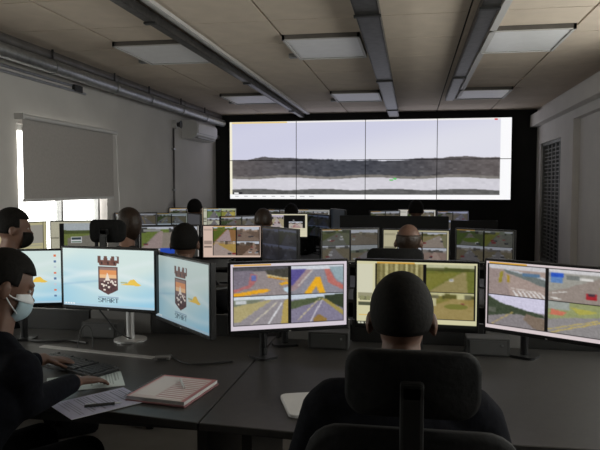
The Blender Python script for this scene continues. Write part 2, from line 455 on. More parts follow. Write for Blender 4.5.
def screen_mesh(p, w, h, gain=1.0, x0=0.0, x1=1.0, y0=0.0, y1=1.0):
    """upright grid in XZ facing -Y with the picture as a colour attribute; a window of the picture can be chosen"""
    nx, nz = max(2, round(p.w * (x1 - x0))), max(2, round(p.h * (y1 - y0)))
    xs = np.linspace(-w / 2, w / 2, nx + 1); zs = np.linspace(h / 2, -h / 2, nz + 1)
    V = np.zeros(((nz + 1) * (nx + 1), 3)); V[:, 0] = np.tile(xs, nz + 1); V[:, 2] = np.repeat(zs, nx + 1)
    i = np.arange(nz)[:, None] * (nx + 1) + np.arange(nx)[None]
    Fc = np.stack([i, i + nx + 1, i + nx + 2, i + 1], -1).reshape(-1, 4)
    me = bpy.data.meshes.new('screen'); me.from_pydata(V.tolist(), [], Fc.tolist())
    c = lin(p.a) * gain
    r0, c0 = round(y0 * p.h), round(x0 * p.w)
    rr = np.clip(np.arange(nz + 1) + r0, 0, p.h - 1); cc = np.clip(np.arange(nx + 1) + c0, 0, p.w - 1)
    cv = np.ones(((nz + 1) * (nx + 1), 4)); cv[:, :3] = c[rr][:, cc].reshape(-1, 3)
    at = me.color_attributes.new('print', 'FLOAT_COLOR', 'POINT'); at.data.foreach_set('color', cv.astype(np.float32).ravel())
    return me

# ---------------------------------------------------------------- video wall: four columns, two rows of displays
def hills():
    p = Pic(288, 164, (205, 204, 226)); X, Y = p.X, p.Y; rng = np.random.default_rng(11)
    sky_a, sky_b = np.array((200, 201, 224.)), np.array((232, 232, 236.))
    t = np.clip(X * 0.5 + 0.7 * (Y - 0.1) + 0.10 * np.sin(7 * X + 9 * Y), 0, 1)[..., None]
    p.a = sky_a * (1 - t) + sky_b * t
    k = np.cumsum(rng.normal(0, 1, 288)); k = (k - np.linspace(k[0], k[-1], 288)); k /= (abs(k).max() + 1e-6)
    top = 0.50 + 0.02 * k - 0.012 * np.sin(np.linspace(0, 9, 288)) - 0.03 * np.exp(-((np.linspace(0, 1, 288) - 0.13) / 0.02) ** 2) * 0.7
    low = 0.735 + 0.012 * np.sin(np.linspace(0, 21, 288)); shore = 0.893 - 0.022 * np.abs(np.sin(np.linspace(0.4, 13, 288)))
    g = np.kron(rng.normal(0, 1, (41, 72)), np.ones((4, 4)))[:164, :288] * 6 + rng.normal(0, 3, (164, 288))
    base = np.array((82, 80, 84.)) + np.array((14, 10, 6.)) * np.sin(6 * X + 2)[..., None]
    m = (Y > top[None]) & (Y < low[None]); p.a[m] = base[m] + g[m][:, None]
    m = (Y >= low[None] - 0.035) & (Y < low[None]); p.a[m] = np.array((120, 116, 112.)) + g[m][:, None]
    m = (Y >= low[None]) & (Y < shore[None]); p.a[m] = np.array((208, 206, 214.)) + g[m][:, None] * 0.4
    m = Y >= shore[None]; p.a[m] = np.array((92, 92, 92.)) + g[m][:, None]
    p.soft(1)
    p.ell(0.607, 0.742, 0.006, 0.013, (100, 200, 110)); p.rect(0.588, 0.752, 0.602, 0.766, (110, 190, 110))
    # window edge of the viewer program
    p.rect(0, 0, 1, 0.024, (238, 236, 236)); p.rect(0.004, 0.004, 0.22, 0.026, (240, 214, 140)); p.rect(0, 0, 0.011, 1, (244, 238, 214))
    p.rect(0, 0.945, 1, 1, (250, 250, 252)); p.rect(0.966, 0, 1, 1, (250, 250, 252)); p.rect(0.945, 0.012, 0.955, 0.03, (214, 70, 70))
    p.rect(0.012, 0.915, 0.05, 0.945, (40, 40, 44)); p.rect(0.018, 0.923, 0.036, 0.94, (240, 240, 240))
    for k in range(9): p.rect(0.02 + 0.035 * k, 0.965, 0.035 + 0.035 * k, 0.975, (190, 190, 194))
    return p
HP = hills()
VX0, VX1, VZ0, VZ1, VY = -2.655, 1.334, 1.366, 2.4965, 9.2
dw, dh = (VX1 - VX0) / 4, (VZ1 - VZ0) / 2
ORD = ('first', 'second', 'third', 'fourth')
for r in range(2):
    for c in range(4):
        d = empty('wall_display', (VX0 + dw * (c + 0.5), VY, VZ0 + dh * (1 - r)))
        seen = (('sky and a yellow title strip', 'pale sky above dark hills', 'pale lilac sky above dark hills', 'sky and a white right margin'),
                ('hills above small lower icons', 'hills above pale lake', 'hills and a green spot', 'hills and white margin'))[r][c]
        tag(d, f'video wall display in {"top" if r == 0 else "bottom"} row, {ORD[c]} from left, showing {seen}', 'display', 'displays of the video wall')
        obj('housing', box(-dw / 2 + 0.001, dw / 2 - 0.001, 0.004, 0.09, 0.001, dh - 0.001), bezel_m, d)
        me = screen_mesh(HP, dw - 0.009, dh - 0.009, 1.0, c / 4, (c + 1) / 4, r / 2, (r + 1) / 2); me.transform(Matrix.Translation((0, 0, dh / 2)))
        obj('screen', me, SCREEN, d)

# ---------------------------------------------------------------- desk monitors
DESK = 0.75
def monitor(label, pos, yaw, pic, k=1.0, gain=1.0, foot='black', group='desk monitors in the rows', desk=DESK, base=(0.0, 0.06)):
    W, H = 0.49 * k, 0.285 * k
    x, y, z = pos
    root = empty('desk_monitor', (x, y, desk), R(yaw)); tag(root, label, 'monitor', group)
    b = 0.009 * k; zc = z - desk
    bm = bmesh.new()
    bx(bm, -W / 2, W / 2, 0.0, 0.028, zc - H / 2, zc + H / 2)
    hous = obj('housing', bm, bezel_m, root, bevel=0.004)
    bm = bmesh.new(); bx(bm, -W * 0.3, W * 0.3, 0.027, 0.05, zc - H * 0.3, zc + H * 0.3); obj('back_cover', bm, bezel_m, hous, bevel=0.008)
    hs = H - 2 * b - 0.008
    me = screen_mesh(pic, W - 2 * b, hs, gain); me.transform(Matrix.Translation((0, -0.001, zc + 0.004))); obj('screen', me, SCREEN, root)
    bm = bmesh.new(); bx(bm, -0.004, 0.004, -0.0015, 0.001, zc - H / 2 + 0.003, zc - H / 2 + 0.007); obj('brand_mark', bm, chrome_m, hous)
    mm = chrome_m if foot == 'chrome' else bezel_m
    ax, ay = base
    far_base = math.hypot(ax, ay - 0.06) > 0.02
    bm = bmesh.new(); tube(bm, [(ax, ay, 0.0), (ax, ay, zc - (0.0 if far_base else 0.02))], 0.021 if foot == 'chrome' else 0.018, 16); obj('stand_neck', bm, mm, root, smooth=False)
    if far_base:
        bm = bmesh.new(); tube(bm, [(0, 0.045, zc), (ax * 0.5, 0.07, zc), (ax, ay, zc)], 0.016, 12); obj('swing_arm', bm, mm, root)
    if foot == 'chrome':
        bm = bmesh.new(); tube(bm, [(ax, ay, 0.0), (ax, ay, 0.008), (ax, ay, 0.014)], [0.085, 0.085, 0.06], 28); obj('stand_base', bm, mm, root)
    else:
        o = obj('stand_base', prism(rrect((0.12 if far_base else 0.22) * k, 0.11 if far_base else 0.15, 0.03), 0.0, 0.012), mm, root, loc=(ax, ay, 0))
    return root

S = street
grey_q = lambda s, gr=(70, 84, 48), n=0: [S(s + i, sky=0.12 + 0.05 * ((s + i) % 3), vx=0.3 + 0.13 * ((s * 3 + i) % 4), x0=-0.1 + 0.12 * (i % 3), x1=0.75 + 0.15 * (i % 2),
                                           green=gr if (i + s) % 2 else None, lane=(190, 160, 70) if (s + i) % 3 == 0 else None) for i in range(4)]
# near row, left operator
WP = wallpaper()
monitor('pale blue wallpaper monitor half hidden behind the masked person', (-1.938, 2.85, 1.10), 18, wallpaper_icons(), gain=0.92, base=(0, 0.2), group='wallpaper monitors of the left operator')
monitor('pale blue wallpaper monitor with crest on a round chrome foot', (-1.384, 2.759, 1.122), -8.5, WP, k=1.04, gain=0.92, foot='chrome', base=(-0.11, 0.345), group='wallpaper monitors of the left operator')
monitor('pale blue wallpaper monitor with crest turned sharply sideways', (-0.973, 2.603, 1.095), -44, WP, k=1.09, gain=0.55, base=(0, 0.42), group='wallpaper monitors of the left operator')
# near row, right operator
a = Pic(64, 44, (150, 140, 140)); rg = np.random.default_rng(2)
a.rect(0, 0, 1, .14, (86, 84, 90)); a.poly([(0, .1), (.34, .1), (.40, .35), (.22, .75), (0, .85)], (128, 120, 132)); a.poly([(.30, .2), (.42, .25), (.42, .45), (.3, .7), (0, .85), (0, .76), (.26, .6)], (176, 110, 110))
a.poly([(.55, .1), (1, .05), (1, .42), (.66, .35)], (70, 68, 60)); a.line(.6, .28, 1, .42, .05, (210, 190, 140)); a.line(.62, .34, 1, .48, .04, (214, 150, 40)); a.line(.85, .62, 1, .56, .09, (232, 172, 44))
a.poly([(0, .88), (.55, .76), (.66, .8), (.55, .9), (0, 1)], (236, 170, 40)); a.poly([(.9, .78), (1, .7), (1, .95)], (190, 214, 228)); a.rect(.32, .28, .40, .46, (96, 110, 170)); a.grain(rg, 10)
b_ = Pic(64, 44, (142, 140, 150)); b_.rect(0, 0, 1, .12, (214, 218, 226)); b_.poly([(0, .08), (.28, .08), (.2, .55), (0, .7)], (92, 84, 148)); b_.poly([(.28, .12), (.42, .12), (.14, .75), (0, .9), (0, .7)], (160, 138, 142))
b_.poly([(.62, .12), (.72, .12), (.85, .55), (1, .72), (1, .9), (.7, .62)], (188, 112, 104)); b_.poly([(.72, .05), (1, .05), (1, .65), (.86, .5)], (150, 170, 178)); b_.poly([(.46, .42), (.54, .42), (.64, .98), (.52, .98), (.48, .72), (.38, .98), (.24, .98)], (238, 176, 36)); b_.line(.4, .15, .12, .7, .03, (200, 196, 190)); b_.grain(rg, 9)
c_ = Pic(64, 44, (150, 144, 148)); c_.rect(0, 0, 1, .12, (216, 224, 232)); c_.poly([(0, .1), (.55, .1), (.3, .3), (0, .42)], (120, 126, 108)); c_.poly([(0, .32), (.62, .14), (.70, .12), (.1, .86), (0, .9)], (178, 166, 120)); c_.rect(.02, .12, .22, .25, (200, 204, 206))
c_.poly([(.92, .2), (1, .1), (1, 1), (.86, 1)], (182, 160, 92)); c_.line(.8, .2, .3, 1, .02, (226, 218, 190)); c_.line(.88, .25, .62, 1, .03, (228, 228, 232)); c_.grain(rg, 8)
d_ = Pic(64, 44, (134, 128, 150)); d_.rect(0, 0, 1, .16, (206, 216, 230)); d_.poly([(0, .2), (.6, .08), (.62, .2), (0, .5)], (84, 94, 66)); d_.poly([(.62, .05), (1, .02), (1, .55), (.62, .2)], (52, 62, 44)); d_.poly([(.56, .16), (.66, .18), (1, .62), (1, .8)], (164, 148, 82)); d_.poly([(.42, .86), (.52, .74), (.68, .9), (.66, 1), (.42, 1)], (148, 118, 62)); d_.line(.54, .16, .12, .9, .02, (214, 200, 150)); d_.line(.58, .2, .36, 1, .02, (220, 216, 220)); d_.grain(rg, 8)
monitor('bright monitor with four street views, the one with yellow road chevrons', (-0.491, 2.579, 1.099), 25, quad([a, b_, c_, d_], (222, 212, 222), border=0.03), k=1.04, gain=0.86, base=(0.12, 0.58))
e1 = Pic(64, 44, (120, 112, 70)); rg = np.random.default_rng(8)
for k in range(9): e1.rect(.06 + .11 * k, 0, .12 + .11 * k, .9, (186, 178, 128) if k % 2 else (150, 140, 94))
e1.grain(rg, 12)
e2 = S(31, sky=.16, vx=.78, x0=.02, x1=.86, road=(150, 138, 92), side=(112, 116, 52), skyc=(196, 196, 160), build=(70, 76, 36), green=(126, 124, 56), cars=1); e2.rect(0, .08, 1, .22, (70, 74, 34), .7)
e3 = S(32, sky=.05, vx=.2, x0=-.6, x1=.6, road=(146, 132, 88), side=(158, 142, 84), build=(140, 130, 90), cars=2)
e4 = S(33, sky=.12, vx=.6, x0=-.6, x1=1.5, road=(160, 142, 90), side=(150, 132, 74), skyc=(200, 196, 150), build=(150, 146, 110), green=(128, 124, 60), cars=1); e4.ell(.62, .5, .25, .1, (122, 122, 58)); e4.rect(0, .2, .2, .5, (196, 190, 150))
pa4 = quad([e1, e2, e3, e4], (224, 219, 178), left=.15, border=.022, bar=.08)
pa4.rect(.0, .05, .14, .5, (224, 222, 196)); pa4.rect(.03, .56, .12, .62, (120, 120, 90)); pa4.ell(.05, .58, .02, .035, (150, 150, 110)); pa4.ell(.1, .58, .02, .035, (150, 150, 110)); pa4.rect(.02, .65, .13, .70, (86, 90, 70)); pa4.rect(.02, .84, .12, .86, (236, 190, 90)); pa4.rect(0, .955, 1, 1, (20, 22, 18))
for k in range(5): pa4.rect(.015 + .03 * k, .965, .032 + .03 * k, .99, (220, 220, 200))
monitor('yellow tinted monitor right in front of the seated person in the foreground', (0.019, 2.693, 1.098), -3, pa4, k=1.04, gain=0.82, base=(0, 0.36))
g1 = Pic(64, 44, (168, 150, 142)); rg = np.random.default_rng(9)
g1.rect(0, 0, 1, .12, (206, 204, 208)); g1.poly([(.25, .1), (1, .34), (1, .62), (.3, .22)], (110, 118, 116)); g1.poly([(.3, .1), (1, .32), (1, .38), (.3, .14)], (190, 194, 200)); g1.poly([(0, .1), (.26, .14), (.4, 1), (0, 1)], (156, 140, 136)); g1.poly([(.2, .2), (.26, .2), (.22, .6), (.16, .6)], (150, 138, 48)); g1.poly([(.32, .3), (.38, .34), (.38, .55), (.33, .55)], (166, 140, 44))
for k in range(7): g1.line(.45 + .075 * k, .8, .52 + .085 * k, 1, .03, (232, 230, 230))
g1.line(.4, .74, .9, .8, .02, (220, 214, 210)); g1.rect(.6, .2, .9, .32, (90, 120, 150)); g1.grain(rg, 9)
g2 = Pic(64, 44, (152, 140, 132)); g2.rect(0, 0, 1, .14, (214, 212, 214)); g2.poly([(0, .1), (.9, .1), (.3, .55), (0, .7)], (160, 158, 150)); g2.rect(.02, .1, .24, .22, (44, 88, 196)); g2.rect(.02, .22, .22, .42, (96, 134, 190)); g2.rect(.28, .16, .5, .3, (120, 124, 120)); g2.rect(.5, .2, .7, .28, (226, 224, 220)); g2.line(.05, .75, .3, .66, .03, (226, 224, 220)); g2.line(.02, .9, .2, .92, .03, (226, 224, 220))
g2.rect(.60, .66, .76, .86, (168, 40, 48)); g2.rect(.63, .66, .73, .74, (70, 50, 60)); g2.poly([(.8, .5), (.9, .3), (1, .35), (1, .8)], (150, 150, 60)); g2.grain(rg, 8)
g3 = Pic(64, 44, (138, 132, 134)); g3.rect(0, 0, 1, .45, (214, 210, 232)); g3.poly([(0, .05), (.2, .22), (.5, .34), (.98, .5), (1, .58), (.5, .55), (0, .7)], (64, 74, 56)); g3.poly([(.68, .5), (1, .62), (1, 1), (.8, .95), (.62, .7)], (128, 112, 98)); g3.line(.45, .5, .05, .98, .02, (196, 170, 100)); g3.rect(0, .4, .12, .6, (92, 96, 84)); g3.grain(rg, 9)
g4 = Pic(64, 44, (146, 142, 142)); g4.poly([(0, 0), (1, 0), (1, .3), (.2, .5), (0, .55)], (150, 156, 110)); g4.rect(0, 0, .35, .22, (160, 166, 160)); g4.poly([(.04, .22), (.3, .3), (.22, .42), (.02, .4)], (206, 120, 96)); g4.poly([(.35, .1), (.8, .2), (.5, .34)], (178, 172, 84)); g4.line(.9, .45, .02, 1, .025, (214, 186, 84)); g4.line(.8, .45, 0, .9, .02, (214, 186, 84)); g4.grain(rg, 8)
monitor('bright monitor with four street views at the right edge, red car in one', (0.51, 2.55, 1.112), -31, quad([g1, g2, g3, g4], (226, 212, 214), border=0.025), k=1.04, gain=0.86, base=(-0.28, 0.50))

# second row
q1 = Pic(64, 40, (214, 206, 160)); q1.rect(.45, .1, .95, .75, (176, 172, 160)); q1.line(.62, .15, .66, .7, .09, (216, 180, 60)); q1.rect(.1, .8, .9, .86, (190, 186, 160)); q1.rect(.94, 0, .955, 1, (60, 60, 60))
monitor('small monitor with a yellow striped map beside the bearded person', (-2.758, 4.205, 1.18), 66, q1, k=.80, gain=.6)
q2 = Pic(96, 56, (206, 202, 178)); q2.rect(.16, .07, .24, 1, (18, 18, 18)); q2.rect(.24, .07, .80, .36, (188, 196, 200)); q2.poly([(.24, .3), (.45, .36), (.8, .34), (.8, 1), (.24, 1)], (120, 132, 72)); q2.poly([(.3, .6), (.8, .48), (.8, 1), (.3, 1)], (130, 126, 116)); q2.rect(.24, .32, .8, .44, (74, 84, 48), .8)
q2.rect(.36, .56, .56, .76, (232, 234, 236)); q2.rect(.38, .58, .55, .66, (66, 78, 84)); q2.rect(.37, .72, .55, .75, (60, 110, 70)); q2.rect(.80, .07, .87, 1, (18, 18, 18)); q2.rect(.0, .55, .15, .6, (150, 146, 128))
q2.grain(np.random.default_rng(5), 6)
monitor('monitor showing a white bus on a road, below the bright window', (-2.528, 4.574, 1.17), 26, q2, k=.84, gain=.62)
q3 = Pic(96, 56, (60, 58, 54)); s3 = S(41, sky=.10, vx=.62, x0=.0, x1=.62, road=(168, 150, 146), side=(150, 140, 130), build=(90, 90, 86), green=(112, 128, 62), cars=1); s3.rect(.05, .1, .6, .2, (150, 150, 146))
q3.paste(s3, .02, .04, .56, .72); q3.rect(.33, .72, .58, .9, (44, 84, 200)); q3.paste(S(42, green=(90, 100, 70)), .6, .04, .98, .72); q3.paste(S(43), .02, .74, .33, .97); q3.rect(.985, 0, 1, 1, (200, 196, 190))
monitor('monitor with a grassy road view and a blue patch beside a dark head', (-1.978, 5.061, 1.09), 22, q3, gain=.62)
qa = [S(51, sky=.1, vx=.65, x0=.1, x1=.8, road=(170, 150, 150), side=(150, 110, 70), build=(96, 110, 50), green=(90, 104, 40), cars=0), S(52, sky=.22, vx=.3, x0=-.1, x1=1.2, road=(130, 112, 100), side=(110, 92, 80), build=(120, 104, 92), cars=5),
      S(53, sky=.05, vx=.1, x0=-.3, x1=1.1, road=(172, 154, 146), side=(176, 146, 80), build=(150, 130, 110), cars=4, green=(150, 130, 110)), S(54, sky=.15, vx=.8, x0=.2, x1=1.0, road=(150, 126, 112), side=(100, 80, 66), build=(110, 96, 84), cars=6)]
monitor('rosy tinted monitor with four street views and a pale left menu', (-1.464, 5.125, 1.092), 10, quad(qa, (236, 208, 192), left=.16, border=.022), gain=.72)
monitor('dim blue grey monitor turned sideways beside the rosy monitor', (-1.023, 4.917, 1.088), -44, quad([S(61, side=(60, 66, 80)), S(62, side=(60, 66, 80), green=(90, 96, 40)), S(63, side=(60, 66, 80)), S(64, side=(60, 66, 80))], (40, 44, 52), border=.01).grade((.55, .58, .7)), gain=.22)
qb = [S(71, sky=.08, vx=.6, x0=-.3, x1=.9, road=(110, 112, 104), side=(104, 108, 84), build=(70, 80, 50), green=(84, 92, 48), cars=7), S(72, sky=.2, vx=.2, x0=-.3, x1=1.6, road=(124, 116, 104), side=(118, 108, 92), build=(100, 96, 84), cars=2),
      S(73, sky=.1, vx=.4, build=(130, 130, 124), cars=5), S(74, sky=.35, vx=.6, skyc=(170, 176, 180), build=(90, 96, 84), cars=3)]
monitor('greyish monitor with four traffic views left of the tall black chair', (-0.472, 5.007, 1.085), 24, quad(qb, (120, 118, 108), border=.02), gain=.42)
q6 = quad([S(81, sky=.1, vx=.2, green=(120, 130, 50), side=(150, 140, 60)), S(82, sky=.12, vx=.7, x0=-.5, x1=.9, road=(158, 146, 136), side=(130, 128, 96), build=(120, 120, 70), green=(140, 130, 90), cars=4), S(83), S(84, road=(170, 150, 140), side=(150, 130, 120))], (222, 214, 178), left=.2, border=.03)
monitor('warm tinted monitor behind the bald person in the middle row', (0.03, 4.80, 1.094), -4, q6, gain=.55)
qc = [S(91, sky=.06, vx=.5, side=(86, 96, 62), road=(120, 122, 112), build=(90, 92, 84), green=(80, 100, 44), cars=4), S(92, sky=.06, vx=.55, side=(110, 112, 104), road=(122, 122, 114), build=(84, 90, 80), green=(120, 124, 58), cars=6), S(93, cars=5), S(94, cars=6)]
for q_ in qc[:1]: q_.ell(.55, .62, .32, .16, (96, 116, 48))
monitor('dark green tinted monitor turned sideways right of the warm monitor', (0.56, 5.20, 1.075), -28, quad(qc, (110, 110, 100), border=.02), gain=.30)

# third row
GR = 'small far monitors'
monitor('far monitor behind the woman with lit hair near the wall', (-2.68, 5.96, 1.175), 18, quad(grey_q(101), (150, 150, 150), border=.02), k=.84, gain=.32, group=GR)
monitor('washed out far monitor below the wall conduit', (-2.475, 6.287, 1.165), 20, quad(grey_q(105), (190, 190, 184), left=.18, border=.03).grade((.95, 1, 1)), k=.82, gain=.36, group=GR)
monitor('far blank grey monitor turned sideways next to the washed out one', (-2.243, 6.387, 1.154), -50, Pic(32, 18, (92, 92, 96)), k=.82, gain=.5, group=GR)
monitor('far monitor angled left with grey traffic views behind the rosy monitor', (-1.78, 6.62, 1.10), 36, quad(grey_q(109), (120, 120, 112), border=.012), gain=.42, group=GR)
q8 = Pic(96, 56, (232, 226, 196)); q8.rect(.27, .06, .34, .6, (14, 14, 14)); q8.paste(S(112, skyc=(190, 180, 200), side=(170, 160, 130), road=(180, 168, 170)), .10, .06, .44, .58); q8.rect(.44, .05, .96, .62, (12, 12, 12)); q8.paste(S(113, road=(176, 150, 146), side=(190, 180, 170)), .56, .34, .90, .62); q8.rect(.66, .26, .70, .29, (230, 230, 230)); q8.rect(.1, .7, .95, .72, (200, 194, 170))
monitor('far monitor with pale cream page and black video boxes', (-1.413, 7.213, 1.102), 7, q8, gain=.78, group=GR)
monitor('far very dim monitor turned sideways beside the cream page one', (-1.087, 7.48, 1.085), -50, quad(grey_q(115), (40, 44, 50), border=.01).grade((.6, .66, .78)), gain=.16, group=GR)
# fourth row, next to the video wall
monitor('farthest monitor with a cream strip peeking out left of a dark head', (-2.70, 7.46, 1.174), 30, quad(grey_q(121), (200, 180, 150), border=.03), k=.86, gain=.5, group=GR)
q9 = quad([S(122, skyc=(150, 180, 200), side=(120, 140, 90)), S(123, skyc=(190, 200, 160), side=(190, 176, 90), green=(150, 150, 70)), S(124, side=(190, 190, 170)), S(125)], (222, 222, 200), left=.16, border=.02)
monitor('farthest monitor with pale menu and coloured views below the video wall corner', (-2.52, 8.187, 1.128), 6, q9, k=.98, gain=.62, group=GR)
monitor('farthest grey monitor left of centre behind a small dark head', (-1.68, 8.12, 1.132), 16, quad(grey_q(131), (150, 146, 130), border=.012), k=.90, gain=.34, group=GR)
monitor('farthest monitor with bright right margin left of a dim sideways one', (-1.245, 8.15, 1.132), -8, quad(grey_q(135), (206, 206, 200), border=.05), k=.90, gain=.45, group=GR)
monitor('farthest very dim monitor turned sideways at centre', (-0.914, 7.95, 1.128), -62, Pic(32, 18, (52, 58, 66)), gain=.3, group=GR)
monitor('farthest monitor angled left above the black partition', (-0.314, 7.80, 1.128), 40, quad(grey_q(139), (120, 118, 112), border=.012), k=.94, gain=.42, group=GR)
monitor('farthest monitor with bright white strip beside a dark head', (0.059, 8.205, 1.127), -10, quad(grey_q(143), (228, 224, 214), left=.22, border=.04), k=.98, gain=.62, group=GR)
monitor('farthest lilac grey monitor at the right end of the rows', (0.50, 8.15, 1.127), 20, quad(grey_q(147), (170, 170, 178), border=.02).grade((.95, .96, 1.06)), k=.86, gain=.42, group=GR)

# ---------------------------------------------------------------- desks
def desk(label, pts, y_back, legs, panel=None, panel_h=0.12, panel_m=None, strip=None):
    xs = [p[0] for p in pts]; ys = [p[1] for p in pts]
    root = empty('control_desk', ((min(xs) + max(xs)) / 2, (min(ys) + max(ys)) / 2, 0)); tag(root, label, 'desk', 'long control desks')
    ox, oy = root.location.x, root.location.y
    loc = [(x - ox, y - oy) for x, y in pts]
    t = obj('desk_top', prism(loc, 0.722, 0.75), desk_m, root, bevel=0.004)
    for (x, y) in legs:
        bm = bmesh.new(); bx(bm, x - ox - 0.02, x - ox + 0.02, y - oy - 0.30, y - oy + 0.30, 0.0, 0.722); obj('leg_panel', bm, deskedge_m, root)
    bm = bmesh.new(); bx(bm, min(xs) - ox + 0.05, max(xs) - ox - 0.05, y_back - oy - 0.10, y_back - oy - 0.08, 0.25, 0.722); obj('modesty_panel', bm, deskedge_m, root)
    if panel:
        for (x0, x1, h, m) in panel:
            bm = bmesh.new(); bx(bm, x0 - ox, x1 - ox, y_back - oy - 0.04, y_back - oy - 0.015, 0.75, 0.75 + h); obj('back_panel', bm, m, root, bevel=0.003)
    if strip:
        bm = bmesh.new(); Mx = None
        for (xa, ya, xb, yb) in strip:
            d = Vector((xb - xa, yb - ya, 0)).normalized(); nrm = Vector((-d.y, d.x, 0)) * 0.018
            p = [(xa + nrm.x - ox, ya + nrm.y - oy), (xa - nrm.x - ox, ya - nrm.y - oy), (xb - nrm.x - ox, yb - nrm.y - oy), (xb + nrm.x - ox, yb + nrm.y - oy)]
            o = obj('cable_channel', prism(p, 0.750, 0.754), alu_m, root)
    return root
desk('dark grey desk of the masked person at left in the foreground', [(-2.6, 2.28), (-1.011, 2.09), (-0.71, 2.046), (-0.71, 3.32), (-2.6, 3.32)], 3.32, [(-2.5, 2.75), (-0.80, 2.66)],
     panel=[(-2.55, -1.76, 0.115, deskedge_m), (-1.75, -1.40, 0.115, lightpanel_m), (-1.39, -0.76, 0.115, deskedge_m)], strip=[(-1.82, 2.91, -1.18, 2.80)])
desk('dark grey desk in front of the seated person in the foreground', [(-0.705, 2.046), (-0.342, 2.018), (1.3, 2.06), (1.3, 3.32), (-0.705, 3.32)], 3.32, [(-0.62, 2.66), (1.2, 2.7)],
     panel=[(-0.70, -0.68, 0.115, deskedge_m), (-0.67, -0.31, 0.115, lightpanel_m), (-0.30, 0.36, 0.115, deskedge_m), (0.37, 0.56, 0.115, lightpanel_m), (0.57, 1.25, 0.115, deskedge_m)])
desk('left desk of the second row under the window', [(-2.80, 4.0), (-2.45, 4.15), (-2.3, 4.68), (-0.80, 4.80), (-0.80, 5.75), (-2.78, 5.75)], 5.75, [(-2.7, 5.0), (-0.9, 5.2)])
desk('right desk of the second row with the bald person', [(-0.78, 4.55), (0.95, 4.45), (0.95, 5.75), (-0.78, 5.75)], 5.75, [(-0.7, 5.1), (0.85, 5.1)])
desk('left desk of the third row below the wall conduit', [(-2.80, 5.86), (-2.0, 6.05), (-0.85, 6.7), (-0.85, 7.72), (-1.15, 7.70), (-1.22, 7.38), (-1.65, 7.38), (-2.2, 6.75), (-2.80, 6.75)], 6.75, [(-0.95, 7.1)])
d3 = desk('right desk of the third row with tall black partition', [(-0.83, 6.55), (1.1, 6.55), (1.1, 7.25), (-0.83, 7.25)], 7.25, [(-0.75, 6.9), (1.0, 6.9)], panel=[(-0.80, 0.40, 0.475, black_wall_m), (0.42, 0.92, 0.43, black_wall_m)])
desk('left desk of the farthest row below the video wall', [(-2.80, 7.36), (-2.3, 7.80), (-1.78, 7.92), (-1.2, 7.92), (-1.08, 7.78), (-0.62, 7.78), (-0.62, 8.6), (-2.80, 8.6)], 8.6, [(-2.7, 8.1), (-0.7, 8.2)])
desk('right desk of the farthest row below the video wall', [(-0.60, 7.55), (1.1, 7.75), (1.1, 8.6), (-0.60, 8.6)], 8.6, [(-0.5, 8.1), (1.0, 8.2)])

# ---------------------------------------------------------------- office chairs: seat, two-piece back, post, arms, star base
def chair(label, loc, rz, top=1.18, k=1.0):
    root = empty('office_chair', (loc[0], loc[1], 0), rz); tag(root, label, 'chair', 'black office chairs')
    # faces local +Y, back at local -Y
    obj('seat', prism(rrect(0.50, 0.48, 0.10), 0.42, 0.49), chair_m, root, bevel=0.02)
    o = obj('upper_back_pad', curved_pad(0.27 * k, 0.150, 0.045, 0.035, 0.03), chair_m, root, loc=(0.0, -0.27, top - 0.075), smooth=True)
    o = obj('back_pad', curved_pad(0.50, 0.42, 0.10, 0.045, 0.05), chair_m, root, loc=(0.0, -0.25, top - 0.39), smooth=True)
    bm = bmesh.new(); bx(bm, -0.026, 0.026, -0.345, -0.325, 0.44, top - 0.06); bx(bm, -0.026, 0.026, -0.345, -0.29, top - 0.10, top - 0.06); bx(bm, -0.026, 0.026, -0.345, 0.0, 0.40, 0.44); obj('back_post', bm, chairp_m, root, bevel=0.008)
    for s in (-1, 1):
        bm = bmesh.new(); tube(bm, [(s * 0.20, 0.0, 0.43), (s * 0.29, 0.0, 0.44), (s * 0.29, 0.0, 0.66)], 0.016, 8); bx(bm, s * 0.29 - 0.035, s * 0.29 + 0.035, -0.12, 0.12, 0.655, 0.685); obj('armrest', bm, chairp_m, root, bevel=0.006)
    bm = bmesh.new(); tube(bm, [(0, 0, 0.08), (0, 0, 0.42)], 0.028, 12); obj('gas_lift', bm, chrome_m, root)
    bm = bmesh.new()
    for i in range(5):
        a = 2 * math.pi * i / 5 + 0.3; tube(bm, [(0, 0, 0.10), (0.29 * math.cos(a), 0.29 * math.sin(a), 0.065)], [0.03, 0.018], 8)
    star = obj('star_base', bm, chairp_m, root)
    for i in range(5):
        a = 2 * math.pi * i / 5 + 0.3; x, y = 0.29 * math.cos(a), 0.29 * math.sin(a)
        bm = bmesh.new(); tube(bm, [(x - 0.02, y, 0.027), (x + 0.02, y, 0.027)], 0.027, 12); obj('caster', bm, chairp_m, star)
    return root

# ---------------------------------------------------------------- people
def capsule(dst, p0, p1, r0, r1, sc=(1, 1, 1)):
    b = bmesh.new(); p0, p1 = Vector(p0), Vector(p1)
    for p, r in ((p0, r0), (p1, r1)):
        g = bmesh.ops.create_icosphere(b, subdivisions=2, radius=r)
        for v in g['verts']: v.co = Vector((v.co.x * sc[0], v.co.y * sc[1], v.co.z * sc[2])) + p
    if (p1 - p0).length > 1e-5:
        h = bmesh.ops.convex_hull(b, input=list(b.verts))
        ids = {e for e in h['geom_interior'] if isinstance(e, bmesh.types.BMVert)}
        bmesh.ops.delete(b, geom=list(ids), context='VERTS')
        bmesh.ops.delete(b, geom=[f for f in b.faces if not f.is_valid], context='FACES_ONLY')
    me = bpy.data.meshes.new('tmp'); b.to_mesh(me); b.free(); dst.from_mesh(me); bpy.data.meshes.remove(me)

